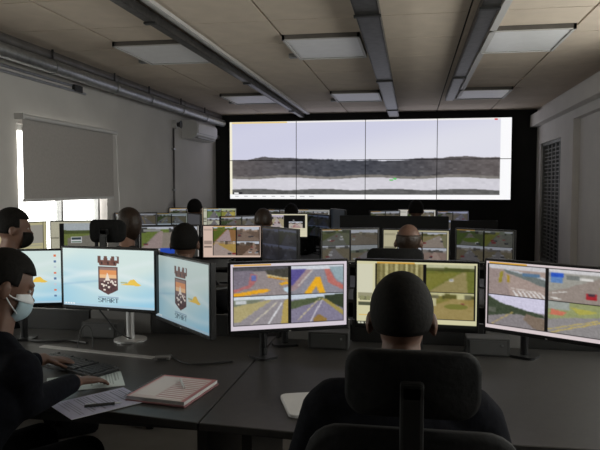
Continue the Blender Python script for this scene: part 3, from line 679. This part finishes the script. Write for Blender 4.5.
def solid(name, bm, m, parent, voxel, smooth=4):
    """union of overlapping closed shapes into one continuous surface"""
    me = bpy.data.meshes.new(name); bm.to_mesh(me); bm.free()
    t = bpy.data.objects.new('tmp', me); col.objects.link(t)
    md = t.modifiers.new('r', 'REMESH'); md.mode = 'VOXEL'; md.voxel_size = voxel
    if smooth:
        sm = t.modifiers.new('s', 'SMOOTH'); sm.iterations = smooth; sm.factor = 0.5
    dg = bpy.context.evaluated_depsgraph_get()
    out = bpy.data.meshes.new_from_object(t.evaluated_get(dg)); out.name = name
    bpy.data.objects.remove(t); bpy.data.meshes.remove(me)
    out.materials.clear(); out.materials.append(m)
    for p in out.polygons: p.use_smooth = True
    o = bpy.data.objects.new(name, out); col.objects.link(o); o.parent = parent
    return o

def hand(bm, wrist, fwd, up, side, curl=0.5, s=1.0):
    """palm and five fingers; side=+1 puts the thumb towards fwd x up"""
    w, f, u = Vector(wrist), Vector(fwd).normalized(), Vector(up).normalized()
    lat = f.cross(u).normalized() * side
    k = s
    for t in (-0.026, -0.009, 0.009, 0.026):
        capsule(bm, w + f * 0.01 * k, w + f * 0.078 * k + lat * t * k, 0.017 * k, 0.012 * k)
    for t, L in ((0.030, 0.066), (0.010, 0.075), (-0.011, 0.070), (-0.031, 0.055)):
        p = w + f * 0.085 * k + lat * t * k; d = f
        for q, (fr, rr) in enumerate(((0.42, 0.0095), (0.32, 0.0088), (0.26, 0.0078))):
            d = (d - u * curl * (0.35 + 0.4 * q)).normalized(); p2 = p + d * L * fr * k
            capsule(bm, p, p2, rr * k, (rr - 0.0008) * k); p = p2
    p = w + f * 0.025 * k + lat * 0.024 * k; d = (f + lat * 0.9 - u * 0.2).normalized()
    for fr, rr in ((0.035, 0.012), (0.028, 0.0105), (0.022, 0.009)):
        p2 = p + d * fr * k; capsule(bm, p, p2, rr * k, (rr - 0.001) * k); p = p2; d = (d + f * 0.35 - u * 0.25 * curl).normalized()

def head_matrix(hc, turn, nod, tilt=0):
    return Matrix.Translation(hc) @ Matrix.Rotation(turn, 4, 'Z') @ Matrix.Rotation(nod, 4, 'X') @ Matrix.Rotation(tilt, 4, 'Y')

def add_ell(dst, c, r, M, sub=3):
    b = bmesh.new(); g = bmesh.ops.create_icosphere(b, subdivisions=sub, radius=1.0)
    for v in b.verts: v.co = M @ Vector((v.co.x * r[0] + c[0], v.co.y * r[1] + c[1], v.co.z * r[2] + c[2]))
    me = bpy.data.meshes.new('tmp'); b.to_mesh(me); b.free(); dst.from_mesh(me); bpy.data.meshes.remove(me)

def person(label, head, rz, hair='black', shirt=navy_m, skin=skin_m, turn=0.0, nod=0.0, lean=0.06, drop=0.235, voxel=0.012, arms=None, bald=False, mask=False, bulk=1.0, beard=False, long_hair=False, hs=1.0):
    """seated; head = world head centre; faces local +Y"""
    hl = Vector((0, lean + 0.06, head[2]))
    root = empty('person', (0, 0, 0), rz)
    off = Matrix.Rotation(rz, 3, 'Z') @ Vector((0, lean + 0.06, 0))
    root.location = (head[0] - off.x, head[1] - off.y, 0); tag(root, label, 'person', 'people at the desks')
    Mh = head_matrix(hl, turn, nod); hz = head[2]
    sh = hz - drop; B = bulk
    if arms is None:
        arms = [((s * 0.27, 0.10, 0.74), (s * 0.20, 0.33, 0.79), Vector((-s * 0.2, 1, 0.02))) for s in (-1, 1)]
    S1 = Vector((0, lean, sh)); P = Vector((0, -0.02, 0.56)); W = Vector((0, 0.01, 0.74)); Cc = Vector((0, lean * 0.7, sh - 0.13))
    def torso(bm, e):
        capsule(bm, P + Vector((-0.07, 0, 0)), P + Vector((0.07, 0, 0)), 0.125 * B + e, 0.125 * B + e)
        capsule(bm, P, W, 0.135 * B + e, 0.125 * B + e, (1.15, 0.9, 1)); capsule(bm, W, Cc, 0.125 * B + e, 0.135 * B + e, (1.25, 0.88, 1))
        capsule(bm, S1 + Vector((-0.145 * B, 0, -0.035)), S1 + Vector((0.145 * B, 0, -0.035)), 0.066 * B + e, 0.066 * B + e)
        capsule(bm, Cc + Vector((-0.07, 0.0, 0)), Cc + Vector((0.07, 0.0, 0)), 0.115 * B + e, 0.115 * B + e)
        for s in (-1, 1): capsule(bm, S1 + Vector((s * 0.13 * B, 0, -0.03)), S1 + Vector((s * 0.03, 0.005, 0.035)), 0.055 + e, 0.052 + e)
    def legs(bm, e, foot=True):
        for s in (-1, 1):
            hip, kn, an = Vector((s * 0.09, 0.02, 0.555)), Vector((s * 0.13, 0.42, 0.545)), Vector((s * 0.13, 0.40, 0.10))
            capsule(bm, hip, kn, 0.085 + e, 0.060 + e); capsule(bm, kn, an, 0.060 + e, 0.038 + e)
            if foot: capsule(bm, an + Vector((0, -0.02, -0.055)), an + Vector((0, 0.16, -0.06)), 0.042, 0.036)
    def arm(bm, i, e, cut=1.0):
        s = (-1, 1)[i]; el, wr, hd = arms[i]; el, wr = Vector(el), Vector(wr)
        shd = S1 + Vector((s * 0.17 * B, 0, -0.045))
        capsule(bm, shd, el, 0.054 * B + e, 0.043 * B + e); capsule(bm, el, el + (wr - el) * cut, 0.043 * B + e, 0.029 + (1 - cut) * 0.012 + e)
    bm = bmesh.new()
    torso(bm, 0); legs(bm, 0)
    for i in (0, 1):
        arm(bm, i, 0); el, wr, hd = arms[i]
        hand(bm, wr, hd, (0, 0, 1), 1 if i == 0 else -1, 0.45)
    capsule(bm, S1 + Vector((0, 0.0, 0.0)), hl + Vector((0, -0.015, -0.07)), 0.062, 0.054)
    q = hs
    add_ell(bm, (0, -0.012, 0.025), (0.076 * q, 0.096 * q, 0.095 * q), Mh); add_ell(bm, (0, 0.030, -0.035), (0.060 * q, 0.068 * q, 0.082 * q), Mh)
    add_ell(bm, (0, 0.062, -0.085), (0.032 * q, 0.030 * q, 0.028 * q), Mh, 2)
    add_ell(bm, (0, 0.100, -0.022), (0.014, 0.020, 0.015), Mh, 2); add_ell(bm, (0, 0.090, 0.002), (0.010, 0.014, 0.030), Mh, 2)
    add_ell(bm, (0, 0.088, -0.062), (0.024, 0.012, 0.010), Mh, 2); add_ell(bm, (0, 0.080, 0.030), (0.050, 0.014, 0.012), Mh, 2)
    for s in (-1, 1): add_ell(bm, (s * 0.086 * q, -0.014, -0.012), (0.011, 0.022, 0.035), Mh, 2)
    solid('body', bm, skin, root, voxel, 3)
    bm = bmesh.new(); torso(bm, 0.011)
    for i in (0, 1): arm(bm, i, 0.010, 0.90)
    solid('shirt', bm, shirt, root, max(voxel, 0.010), 4)
    bm = bmesh.new(); legs(bm, 0.012, False); capsule(bm, P + Vector((-0.07, 0, 0)), P + Vector((0.07, 0, 0)), 0.137, 0.137)
    solid('trousers', bm, black_cloth_m, root, 0.014, 4)
    for s in (-1, 1):
        b = bmesh.new(); capsule(b, (s * 0.13, 0.37, 0.052), (s * 0.13, 0.57, 0.046), 0.052, 0.044); obj('shoe', b, black_cloth_m, root, smooth=True)
    for s in (-1, 1):
        b = bmesh.new(); add_ell(b, (s * 0.030, 0.078, 0.008), (0.010, 0.006, 0.006), Mh, 2); obj('eye', b, eye_m, root, smooth=True)
    if not bald or True:
        b = bmesh.new(); g = bmesh.ops.create_uvsphere(b, u_segments=36, v_segments=24, radius=1.0)
        rm = []
        for f in b.faces:
            c = f.calc_center_median()
            face_side = c.y > 0.28 and c.z < 0.42
            if bald: keep = (-0.75 < c.z < 0.22) and c.y < 0.05
            else: keep = not face_side and c.z > (-0.55 if c.y < -0.1 else -0.15)
            if long_hair: keep = not face_side
            if not keep: rm.append(f)
        bmesh.ops.delete(b, geom=rm, context='FACES')
        k = 1.055 if bald else 1.10
        for v in b.verts:
            if long_hair and v.co.z < 0 and v.co.y < 0.3: v.co.z *= 1.5
            v.co = Mh @ Vector((v.co.x * 0.0775 * k * q, v.co.y * 0.097 * k * q - 0.012, v.co.z * 0.096 * k * q + 0.026))
        o = obj('hair', b, hair_m if hair == 'black' else brown_hair_m, root, smooth=True)
        md = o.modifiers.new('thick', 'SOLIDIFY'); md.thickness = 0.012; md.offset = -1
    if mask or beard:
        b = bmesh.new(); g = bmesh.ops.create_uvsphere(b, u_segments=32, v_segments=20, radius=1.0)
        bmesh.ops.delete(b, geom=[f for f in b.faces if not (f.calc_center_median().y > 0.12 and f.calc_center_median().z < 0.55)], context='FACES')
        for v in b.verts: v.co = Mh @ Vector((v.co.x * 0.068, 0.035 + v.co.y * 0.084, -0.052 + v.co.z * 0.066))
        fm = o = obj('face_mask' if mask else 'beard', b, mask_m if mask else hair_m, root, smooth=True)
        md = o.modifiers.new('thick', 'SOLIDIFY'); md.thickness = 0.004
        if mask:
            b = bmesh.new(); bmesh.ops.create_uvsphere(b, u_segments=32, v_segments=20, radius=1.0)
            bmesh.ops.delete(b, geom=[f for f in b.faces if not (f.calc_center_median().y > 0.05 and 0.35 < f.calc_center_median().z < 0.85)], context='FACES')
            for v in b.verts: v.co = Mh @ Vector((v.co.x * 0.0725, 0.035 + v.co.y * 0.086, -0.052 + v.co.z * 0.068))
            o = obj('painted_glare_band', b, strap_glare_m, fm, smooth=True); md = o.modifiers.new('thick', 'SOLIDIFY'); md.thickness = 0.003  # white band stands in for a glare patch on the cheek
            for s in (-1, 1):
                b = bmesh.new()
                for zz in (-0.03, -0.075): tube(b, [Mh @ Vector((s * 0.060, 0.060, zz)), Mh @ Vector((s * 0.079, 0.02, (zz - 0.02) / 2)), Mh @ Vector((s * 0.085, -0.022, -0.012))], 0.0022, 6)
                obj('mask_strap', b, strap_glare_m, fm)
    return root

# masked person at the left: hands on keyboard and papers
P2H = (-1.40, 2.02, 1.205); P2R = R(-20)
Rm = Matrix.Rotation(-P2R, 3, 'Z')
def loc2(w, root): return Rm @ (Vector(w) - Vector(root))
off = Matrix.Rotation(P2R, 3, 'Z') @ Vector((0, 0.13 + 0.06, 0)); P2ROOT = (P2H[0] - off.x, P2H[1] - off.y, 0)
wl, wr_ = (-1.575, 2.525, 0.800), (-1.272, 2.250, 0.800)
armsP2 = [(loc2((-1.78, 2.18, 0.80), P2ROOT), loc2(wl, P2ROOT), Rm @ Vector((0.75, 0.55, -0.15))),
          (loc2((-1.20, 1.90, 0.80), P2ROOT), loc2(wr_, P2ROOT), Rm @ Vector((0.75, 0.65, -0.12)))]
armsP2[1] = (loc2((-1.27, 1.93, 0.82), P2ROOT), loc2(wr_, P2ROOT), Rm @ Vector((0.45, 0.9, -0.12)))
person('person in dark navy clothes wearing a pale blue face mask, reading papers', P2H, P2R, shirt=navy_m, turn=R(-24), nod=R(-24), lean=0.13, voxel=0.0065, arms=armsP2, mask=True, bulk=1.0)
chair('black office chair of the masked person, mostly hidden behind them', (P2ROOT[0] - 0.02, P2ROOT[1] - 0.02), P2R, top=1.05)

P1H = (-0.025, 1.75, 1.192)
person('person in dark clothes seated with back to the viewer before the yellow tinted monitor', P1H, 0, shirt=navy_m, lean=0.07, voxel=0.008, bulk=1.16, hs=1.0, drop=0.205)
chair('black office chair in the foreground, seen from behind', (0.004, 1.72), 0, top=1.185, k=1.12)

person('bearded person with head in profile at the left edge', (-2.37, 3.52, 1.295), R(-50), shirt=black_cloth_m, lean=0.10, beard=True, nod=R(-5))
person('person with light catching brown hair, turned left below the blind', (-2.05, 4.42, 1.270), R(10), hair='brown', shirt=grey_cloth_m, skin=skin2_m, lean=0.05, turn=R(50), long_hair=True)
chair('black office chair left of the person with lit hair', (-1.965, 4.20), 0, top=1.335, k=0.92)
person('person with black hair seen from behind beside the rosy monitor', (-1.533, 4.20, 1.160), R(8), shirt=black_cloth_m, lean=0.05, hs=1.12)
chair('black office chair below the dark head beside the rosy monitor', (-1.50, 4.07), R(8), top=1.0)
person('bald person in the middle row seen from behind over a chair back', (-0.02, 4.25, 1.187), 0, shirt=black_cloth_m, bald=True, lean=0.05, hair='brown')
chair('black office chair of the bald person in the middle row', (-0.095, 4.11), 0, top=1.185, k=1.24)
person('far person with dark hair at left below the video wall corner', (-2.50, 7.20, 1.28), R(-5), shirt=black_cloth_m, voxel=0.016, lean=0.05)
person('far person with brown hair before the cream page monitor', (-1.41, 6.05, 1.212), R(-5), hair='brown', shirt=black_cloth_m, voxel=0.016, lean=0.05)
person('far person with dark hair right of centre above the black partition', (0.046, 7.56, 1.272), 0, shirt=black_cloth_m, voxel=0.016, lean=0.05)
person('farthest person with dark hair at centre left, head barely showing', (-1.458, 7.76, 1.216), 0, shirt=black_cloth_m, voxel=0.016, lean=0.05)

# ---------------------------------------------------------------- things on the near desks
kb = empty('keyboard', (-1.47, 2.60, DESK), R(-25)); tag(kb, 'black computer keyboard under the hand of the masked person', 'keyboard')
obj('keyboard_body', prism(rrect(0.44, 0.15, 0.012), 0.0, 0.018), kb_m, kb, bevel=0.003)
bm = bmesh.new()
for r in range(6):
    for c in range(21):
        if c in (15,) or (r < 1 and c in (1, 6, 11)): continue
        x = -0.212 + c * 0.0203; y = 0.063 - r * 0.0225
        bx(bm, x, x + 0.017, y - 0.018, y, 0.018, 0.0245)
o = obj('keys', bm, key_m, kb); o['kind'] = 'stuff'

def sheet(name, label, pts, z, cat, m=paper_m, curl=0.0):
    o = obj(name, prism([(x - pts[0][0], y - pts[0][1]) for x, y in pts], 0, 0.0012), m, loc=(pts[0][0], pts[0][1], z)); tag(o, label, cat, 'papers on the near desks'); return o
def printed_sheet(name, label, center, size, rz, z, pic, cat='paper', group='papers on the near desks'):
    t = empty(name, (center[0], center[1], z), rz); tag(t, label, cat, group)
    me = screen_mesh(pic, size[0], size[1]); me.transform(Matrix.Rotation(R(-90), 4, 'X')); me.transform(Matrix.Translation((0, 0, 0.0018)))
    return t, me
def form(seed, c=(205, 208, 204)):
    p = Pic(60, 84, c); rg = np.random.default_rng(seed)
    for k in range(22):
        if k % 6 != 5: p.rect(.08, .06 + .04 * k, rg.uniform(.55, .92), .075 + .04 * k, np.array(c) * .72)
    return p
for lab, c, rz, z, sd, tint in (('printed white sheet held by the masked person', (-1.31, 2.40), R(-60), DESK + 0.001, 3, (200, 206, 202)),
                                ('lilac white sheet nearest the viewer on the left desk', (-1.13, 2.17), R(-38), DESK + 0.003, 4, (186, 184, 206))):
    t, me = printed_sheet('paper_sheet', lab, c, (0.21, 0.297), rz, z, form(sd, tint))
    obj('sheet', box(-0.105, 0.105, -0.1485, 0.1485, 0, 0.0015), paper_m, t); me.flip_normals() if False else None
    obj('print', me, PRINT, t)
# planner with a pen
pl = Pic(70, 90, (214, 200, 198))
pl.rect(0, 0, 1, .06, (184, 120, 124)); pl.rect(0, 0, .05, 1, (196, 140, 142)); pl.rect(.95, 0, 1, 1, (190, 130, 132))
for k in range(11): pl.rect(.46, .14 + .075 * k, .93, .165 + .075 * k, (188, 142, 144)); pl.rect(.48, .17 + .075 * k, .9, .20 + .075 * k, (232, 224, 222))
pl.rect(.08, .1, .43, .9, (222, 214, 212))
t, me = printed_sheet('planner', 'open spiral planner with red ruled page on the left desk', (-0.905, 2.335), (0.24, 0.28), R(-8), DESK, pl, 'planner', None)
obj('cover', box(-0.125, 0.125, -0.145, 0.145, 0, 0.008), mat('planner_cover', (0.30, 0.14, 0.15), 0.5), t, bevel=0.003)
obj('page_block', box(-0.12, 0.12, -0.14, 0.14, 0.008, 0.020), paper_m, t)
me.transform(Matrix.Translation((0, 0, 0.0195))); obj('page_print', me, PRINT, t)
bm = bmesh.new()
for k in range(15):
    y = -0.13 + k * 0.0182
    tube(bm, [(-0.128, y, 0.004), (-0.134, y, 0.014), (-0.126, y, 0.024), (-0.118, y, 0.020)], 0.0016, 5)
obj('spiral_binding', bm, galv_m, t)
def pen(label, c, z, rz, m):
    t = empty('pen', (c[0], c[1], z), rz); tag(t, label, 'pen', 'pens on the left desk')
    bm = bmesh.new(); tube(bm, [(0, -0.06, 0.0055), (0, 0.045, 0.0055)], 0.0052, 8); br = obj('barrel', bm, m, t)
    bm = bmesh.new(); tube(bm, [(0, 0.045, 0.0055), (0, 0.068, 0.0055)], [0.005, 0.0012], 8); obj('tip', bm, chrome_m, t)
    bm = bmesh.new(); bx(bm, -0.0015, 0.0015, -0.058, -0.02, 0.0105, 0.0135); obj('clip', bm, chrome_m, br)
pen('white pen lying across the open planner', (-0.885, 2.375), DESK + 0.0215, R(28), white_m)
pen('dark pen lying on the lilac white sheet', (-1.10, 2.13), DESK + 0.006, R(-62), dark_m)
# white pad beside the foreground person
t = empty('notepad', (-0.345, 2.28, DESK), R(20)); tag(t, 'white notepad half under the arm of the foreground person', 'notepad')
obj('page_block', prism(rrect(0.22, 0.24, 0.03), 0.0, 0.014), paper_m, t, bevel=0.003); obj('back_board', prism(rrect(0.222, 0.242, 0.03), -0.0, 0.003), mat('card', (0.12, 0.11, 0.10), 0.8), t)
# cables and small boxes behind the left monitor
def cable(label, pts, r=0.004, m=dark_m):
    cu = bpy.data.curves.new('cable', 'CURVE'); cu.dimensions = '3D'; cu.bevel_depth = r; cu.bevel_resolution = 2
    sp = cu.splines.new('NURBS'); sp.points.add(len(pts) - 1); sp.use_endpoint_u = True; sp.order_u = 3
    for q_, p_ in zip(sp.points, pts): q_.co = (*p_, 1)
    t_ = bpy.data.objects.new('t', cu); col.objects.link(t_); dg = bpy.context.evaluated_depsgraph_get()
    me = bpy.data.meshes.new_from_object(t_.evaluated_get(dg)); bpy.data.objects.remove(t_)
    me.materials.clear(); o = obj('cable', me, m, smooth=True); tag(o, label, 'cable'); return o
cable('thin dark cable looping up from the cable channel on the left desk', [(-1.62, 2.90, .756), (-1.63, 2.93, .82), (-1.60, 2.95, .87), (-1.55, 2.93, .83), (-1.54, 2.90, .756)], .003)
cable('black cable hanging down behind the chrome monitor foot', [(-1.52, 2.90, .97), (-1.50, 2.96, .90), (-1.46, 3.02, .80), (-1.42, 3.10, .757)], .004)
cable('black cable lying by the sideways wallpaper monitor', [(-1.12, 2.86, .755), (-1.05, 2.75, .755), (-0.93, 2.70, .755), (-0.80, 2.80, .755)], .004)
cable('dark cable bundle behind the keyboard', [(-1.95, 3.0, .757), (-1.82, 2.98, .757), (-1.74, 3.05, .757), (-1.62, 2.99, .757)], .006)
t = empty('usb_hub', (-1.13, 2.78, DESK), R(15)); tag(t, 'small grey adapter on the cable channel of the left desk', 'adapter')
obj('hub_body', box(-0.035, 0.035, -0.02, 0.02, 0, 0.018), lightpanel_m, t, bevel=0.004); obj('port', box(-0.02, 0.02, -0.0215, -0.0195, 0.005, 0.012), dark_m, t)
def tower(label, x, y):
    t = empty('mini_computer', (x, y, DESK)); tag(t, label, 'computer', 'small computers behind the monitors')
    obj('case', box(-0.10, 0.10, 0, 0.10, 0, 0.085), mat('computer_case', (0.05, 0.05, 0.05), 0.5), t, bevel=0.005)
    obj('front_plate', box(-0.085, 0.085, -0.004, 0.0005, 0.01, 0.075), mat('computer_front', (0.085, 0.085, 0.085), 0.5), t)
    obj('power_button', box(0.06, 0.07, -0.007, -0.003, 0.05, 0.06), galv_m, t)
tower('small dark computer behind the wallpaper monitor with chrome foot', -1.62, 3.12)
tower('small dark computer below the monitor with yellow road chevrons', -0.40, 3.10)
tower('small dark computer right of the foreground person', 0.36, 3.10)

# ---------------------------------------------------------------- pipes, trays and lamps on the ceiling
pipe = empty('ventilation_pipe', (-2.74, 5.5, 2.47)); tag(pipe, 'shiny galvanised pipe running under the ceiling along the left wall', 'pipe')
bm = tube(bmesh.new(), [(0, -5.0, 0), (0, 3.62, 0.0)], 0.052, 24); obj('pipe_body', bm, galv_m, pipe, smooth=True)
for y in (-2.0, -0.9, 0.15, 0.95, 1.9, 2.8):
    bm = tube(bmesh.new(), [(0, y, 0), (0, y + 0.045, 0)], 0.058, 24); obj('pipe_joint', bm, galv_m, pipe)
    bm = bmesh.new(); bx(bm, -0.006, 0.006, y + 0.015, y + 0.03, 0.05, 0.138); obj('hanger', bm, dark_m, pipe)
p2 = empty('ventilation_duct', (-2.80, 5.5, 2.57)); tag(p2, 'dark grey duct in the corner above the shiny pipe', 'duct')
obj('duct_body', tube(bmesh.new(), [(0, -5, 0), (0, 3.7, 0)], 0.042, 20), dkpipe_m, p2, smooth=True)
for y in (-1.5, 0.3, 2.1): obj('duct_joint', tube(bmesh.new(), [(0, y, 0), (0, y + 0.05, 0)], 0.046, 20), dkpipe_m, p2)
for z, x, lab in ((2.415, -2.885, 'thin upper conduit on the left wall below the shiny pipe'), (2.375, -2.885, 'thin lower conduit on the left wall below the shiny pipe')):
    o = obj('wall_conduit', tube(bmesh.new(), [(0, -1.6, 0), (0, 0.95 + (2.415 - z) * 6, 0)], 0.011, 10), galv_m, loc=(x, 4.2, z), smooth=True); tag(o, lab, 'conduit', 'conduits on the left wall')
o = obj('junction_box', box(-0.03, 0.0, -0.07, 0.07, -0.03, 0.03), dark_m, loc=(-2.868, 5.25, 2.40), bevel=0.006); tag(o, 'small dark junction box at the end of the wall conduits', 'box')
cv = empty('vertical_conduit', (-2.88, 7.53, 0.6)); tag(cv, 'thin dark vertical conduit running down the left wall', 'conduit')
obj('conduit_body', tube(bmesh.new(), [(0, 0, 0), (0, 0, 1.66)], 0.012, 10), dkpipe_m, cv, smooth=True)
for z in (0.3, 0.9, 1.4): obj('saddle_clip', box(-0.02, 0.014, -0.025, 0.025, z, z + 0.02), galv_m, cv)
se = empty('wall_siren', (-2.90, 7.58, 2.31)); tag(se, 'small round white alarm siren on the left wall beside the air conditioner', 'siren')
obj('siren_base', tube(bmesh.new(), [(0.0, 0, 0), (0.05, 0, 0)], 0.055, 20), white_m, se); obj('siren_horn', tube(bmesh.new(), [(0.05, 0, 0), (0.075, 0, 0), (0.10, 0, 0)], [0.025, 0.03, 0.05], 20), dark_m, se)
ac = empty('air_conditioner', (-2.90, 8.28, 2.16)); tag(ac, 'white split air conditioner high on the left wall near the video wall', 'air conditioner')
prof = [(0.0, 0.0), (0.14, 0.0), (0.20, 0.05), (0.215, 0.13), (0.20, 0.21), (0.16, 0.235), (0.0, 0.235)]
bm = prism([(x, z) for x, z in prof], -0.42, 0.42)
for v in bm.verts: v.co = Vector((v.co.x, v.co.z, v.co.y))
obj('ac_body', bm, white_m, ac, bevel=0.006)
obj('air_flap', box(0.145, 0.205, -0.36, 0.36, 0.012, 0.028), mat('ac_flap', (0.35, 0.35, 0.35), 0.5), ac); obj('front_panel', box(0.205, 0.219, -0.40, 0.40, 0.07, 0.19), white_m, ac, bevel=0.004)
bm = tube(bmesh.new(), [(0.05, 0.42, 0.12), (0.05, 0.65, 0.12), (0.05, 0.98, 0.12)], 0.03, 12); obj('coolant_pipe', bm, white_m, ac, smooth=True)

def tray(label, x, w, y0, y1, z=2.53, light_side=0, rails=2):
    t = empty('cable_tray', (x, (y0 + y1) / 2, z)); tag(t, label, 'cable tray', 'cable trays on the ceiling')
    h = (y1 - y0) / 2
    for s in (-1, 1):
        bm = bmesh.new(); bx(bm, s * w / 2 - 0.004, s * w / 2 + 0.004, -h, h, 0, 0.05); obj('side_rail', bm, tray_m, t)
    bm = bmesh.new(); bx(bm, -w / 2, w / 2, -h, h, 0.0, 0.004); obj('tray_floor', bm, tray_m, t)
    k = -h + 0.4
    while k < h:
        bm = bmesh.new(); bx(bm, -w / 2 - 0.012, w / 2 + 0.012, k, k + 0.035, -0.012, 0.0); bx(bm, -0.006, 0.006, k + 0.01, k + 0.022, 0.004, 2.604 - z); obj('hanger', bm, dark_m, t); k += 2.3
    for i in range(rails):
        xo = -w / 4 + i * w / 2; pts = [(xo, -h, 0.018), (xo + 0.004, 0, 0.018), (xo, h, 0.018)]
        obj('tray_cable', tube(bmesh.new(), pts, 0.009, 8), dark_m, t, smooth=True)
    if light_side:
        bm = bmesh.new(); bx(bm, light_side * (w / 2 + 0.06) - 0.022, light_side * (w / 2 + 0.06) + 0.022, -h, h, 0.045, 0.07); obj('white_raceway', bm, white_m, t)
        for k in (-h + 0.6, 0, h - 0.6): obj('raceway_clip', box(light_side * (w / 2 + 0.06) - 0.02, light_side * (w / 2 + 0.06) + 0.02, k, k + 0.05, 0.07, 2.604 - z), white_m, t)
    return t
tray('narrow cable tray with white raceway crossing the left ceiling', -1.56, 0.05, 1.0, 9.15, 2.535, 1, 1)
tray('wide steel cable tray over the middle of the ceiling', -0.26, 0.13, 1.0, 9.15, 2.52)
tray('steel cable tray on the right side of the ceiling', 0.41, 0.09, 1.0, 7.6, 2.53, 1, 1)

def lamp(label, x, y):
    t = empty('ceiling_light', (x, y, 2.604)); tag(t, label, 'ceiling light', 'ceiling light panels')
    w, l = 0.54, 0.72
    bm = bmesh.new()
    for a in ((-w / 2, w / 2, -l / 2, -l / 2 + 0.018), (-w / 2, w / 2, l / 2 - 0.018, l / 2), (-w / 2, -w / 2 + 0.018, -l / 2, l / 2), (w / 2 - 0.018, w / 2, -l / 2, l / 2)):
        bx(bm, *a, -0.031, 0.0)
    obj('light_frame', bm, mat('lamp_frame', (0.12, 0.11, 0.10), 0.5), t)
    bm = bmesh.new()
    for a in ((-w / 2, w / 2, -l / 2, -l / 2 + 0.018), (-w / 2, w / 2, l / 2 - 0.018, l / 2), (-w / 2, -w / 2 + 0.018, -l / 2, l / 2), (w / 2 - 0.018, w / 2, -l / 2, l / 2)):
        bx(bm, *a, -0.036, -0.031)
    obj('frame_lip', bm, white_m, t)
    obj('diffuser', box(-w / 2 + 0.018, w / 2 - 0.018, -l / 2 + 0.018, l / 2 - 0.018, -0.028, -0.022), diff_m, t)
    bm = bmesh.new(); bx(bm, -w / 2 - 0.07, -w / 2 - 0.01, l / 2 - 0.10, l / 2 - 0.04, -0.03, 0.0); obj('wiring_box', bm, mat('wiring_box', (0.25, 0.25, 0.25), 0.5), t)
names = (('left', -1.90), ('middle', -0.635), ('right', 0.765))
for nm, x in names:
    for ri, (rn, y) in enumerate((('nearer', 4.82), ('farther', 7.48))):
        lamp(f'unlit white ceiling light panel, {rn} one of the {nm} column', x, y)

# ---------------------------------------------------------------- roller blind on the left wall
bl = empty('roller_blind', (-2.84, 5.12, 2.07)); tag(bl, 'grey roller blind half lowered over the bright window on the left wall', 'blind')
obj('head_tube', tube(bmesh.new(), [(0, -0.76, 0), (0, 0.76, 0)], 0.019, 16), white_m, bl, smooth=False)
for s in (-1, 1): obj('bracket', box(-0.06, 0.015, s * 0.765 - 0.006, s * 0.765 + 0.006, -0.022, 0.022), white_m, bl)
bm = bmesh.new(); bx(bm, -0.0195, -0.0175, -0.735, 0.735, -0.62, 0.0); fab = obj('fabric', bm, blind_m, bl)
obj('bottom_bar', box(-0.030, -0.014, -0.735, 0.735, -0.635, -0.612), white_m, fab, bevel=0.003)
bm = tube(bmesh.new(), [(-0.01, 0.79, 0.0), (0.0, 0.80, -0.4), (0.0, 0.83, -0.9)], 0.004, 6); obj('pull_chain', bm, white_m, bl)
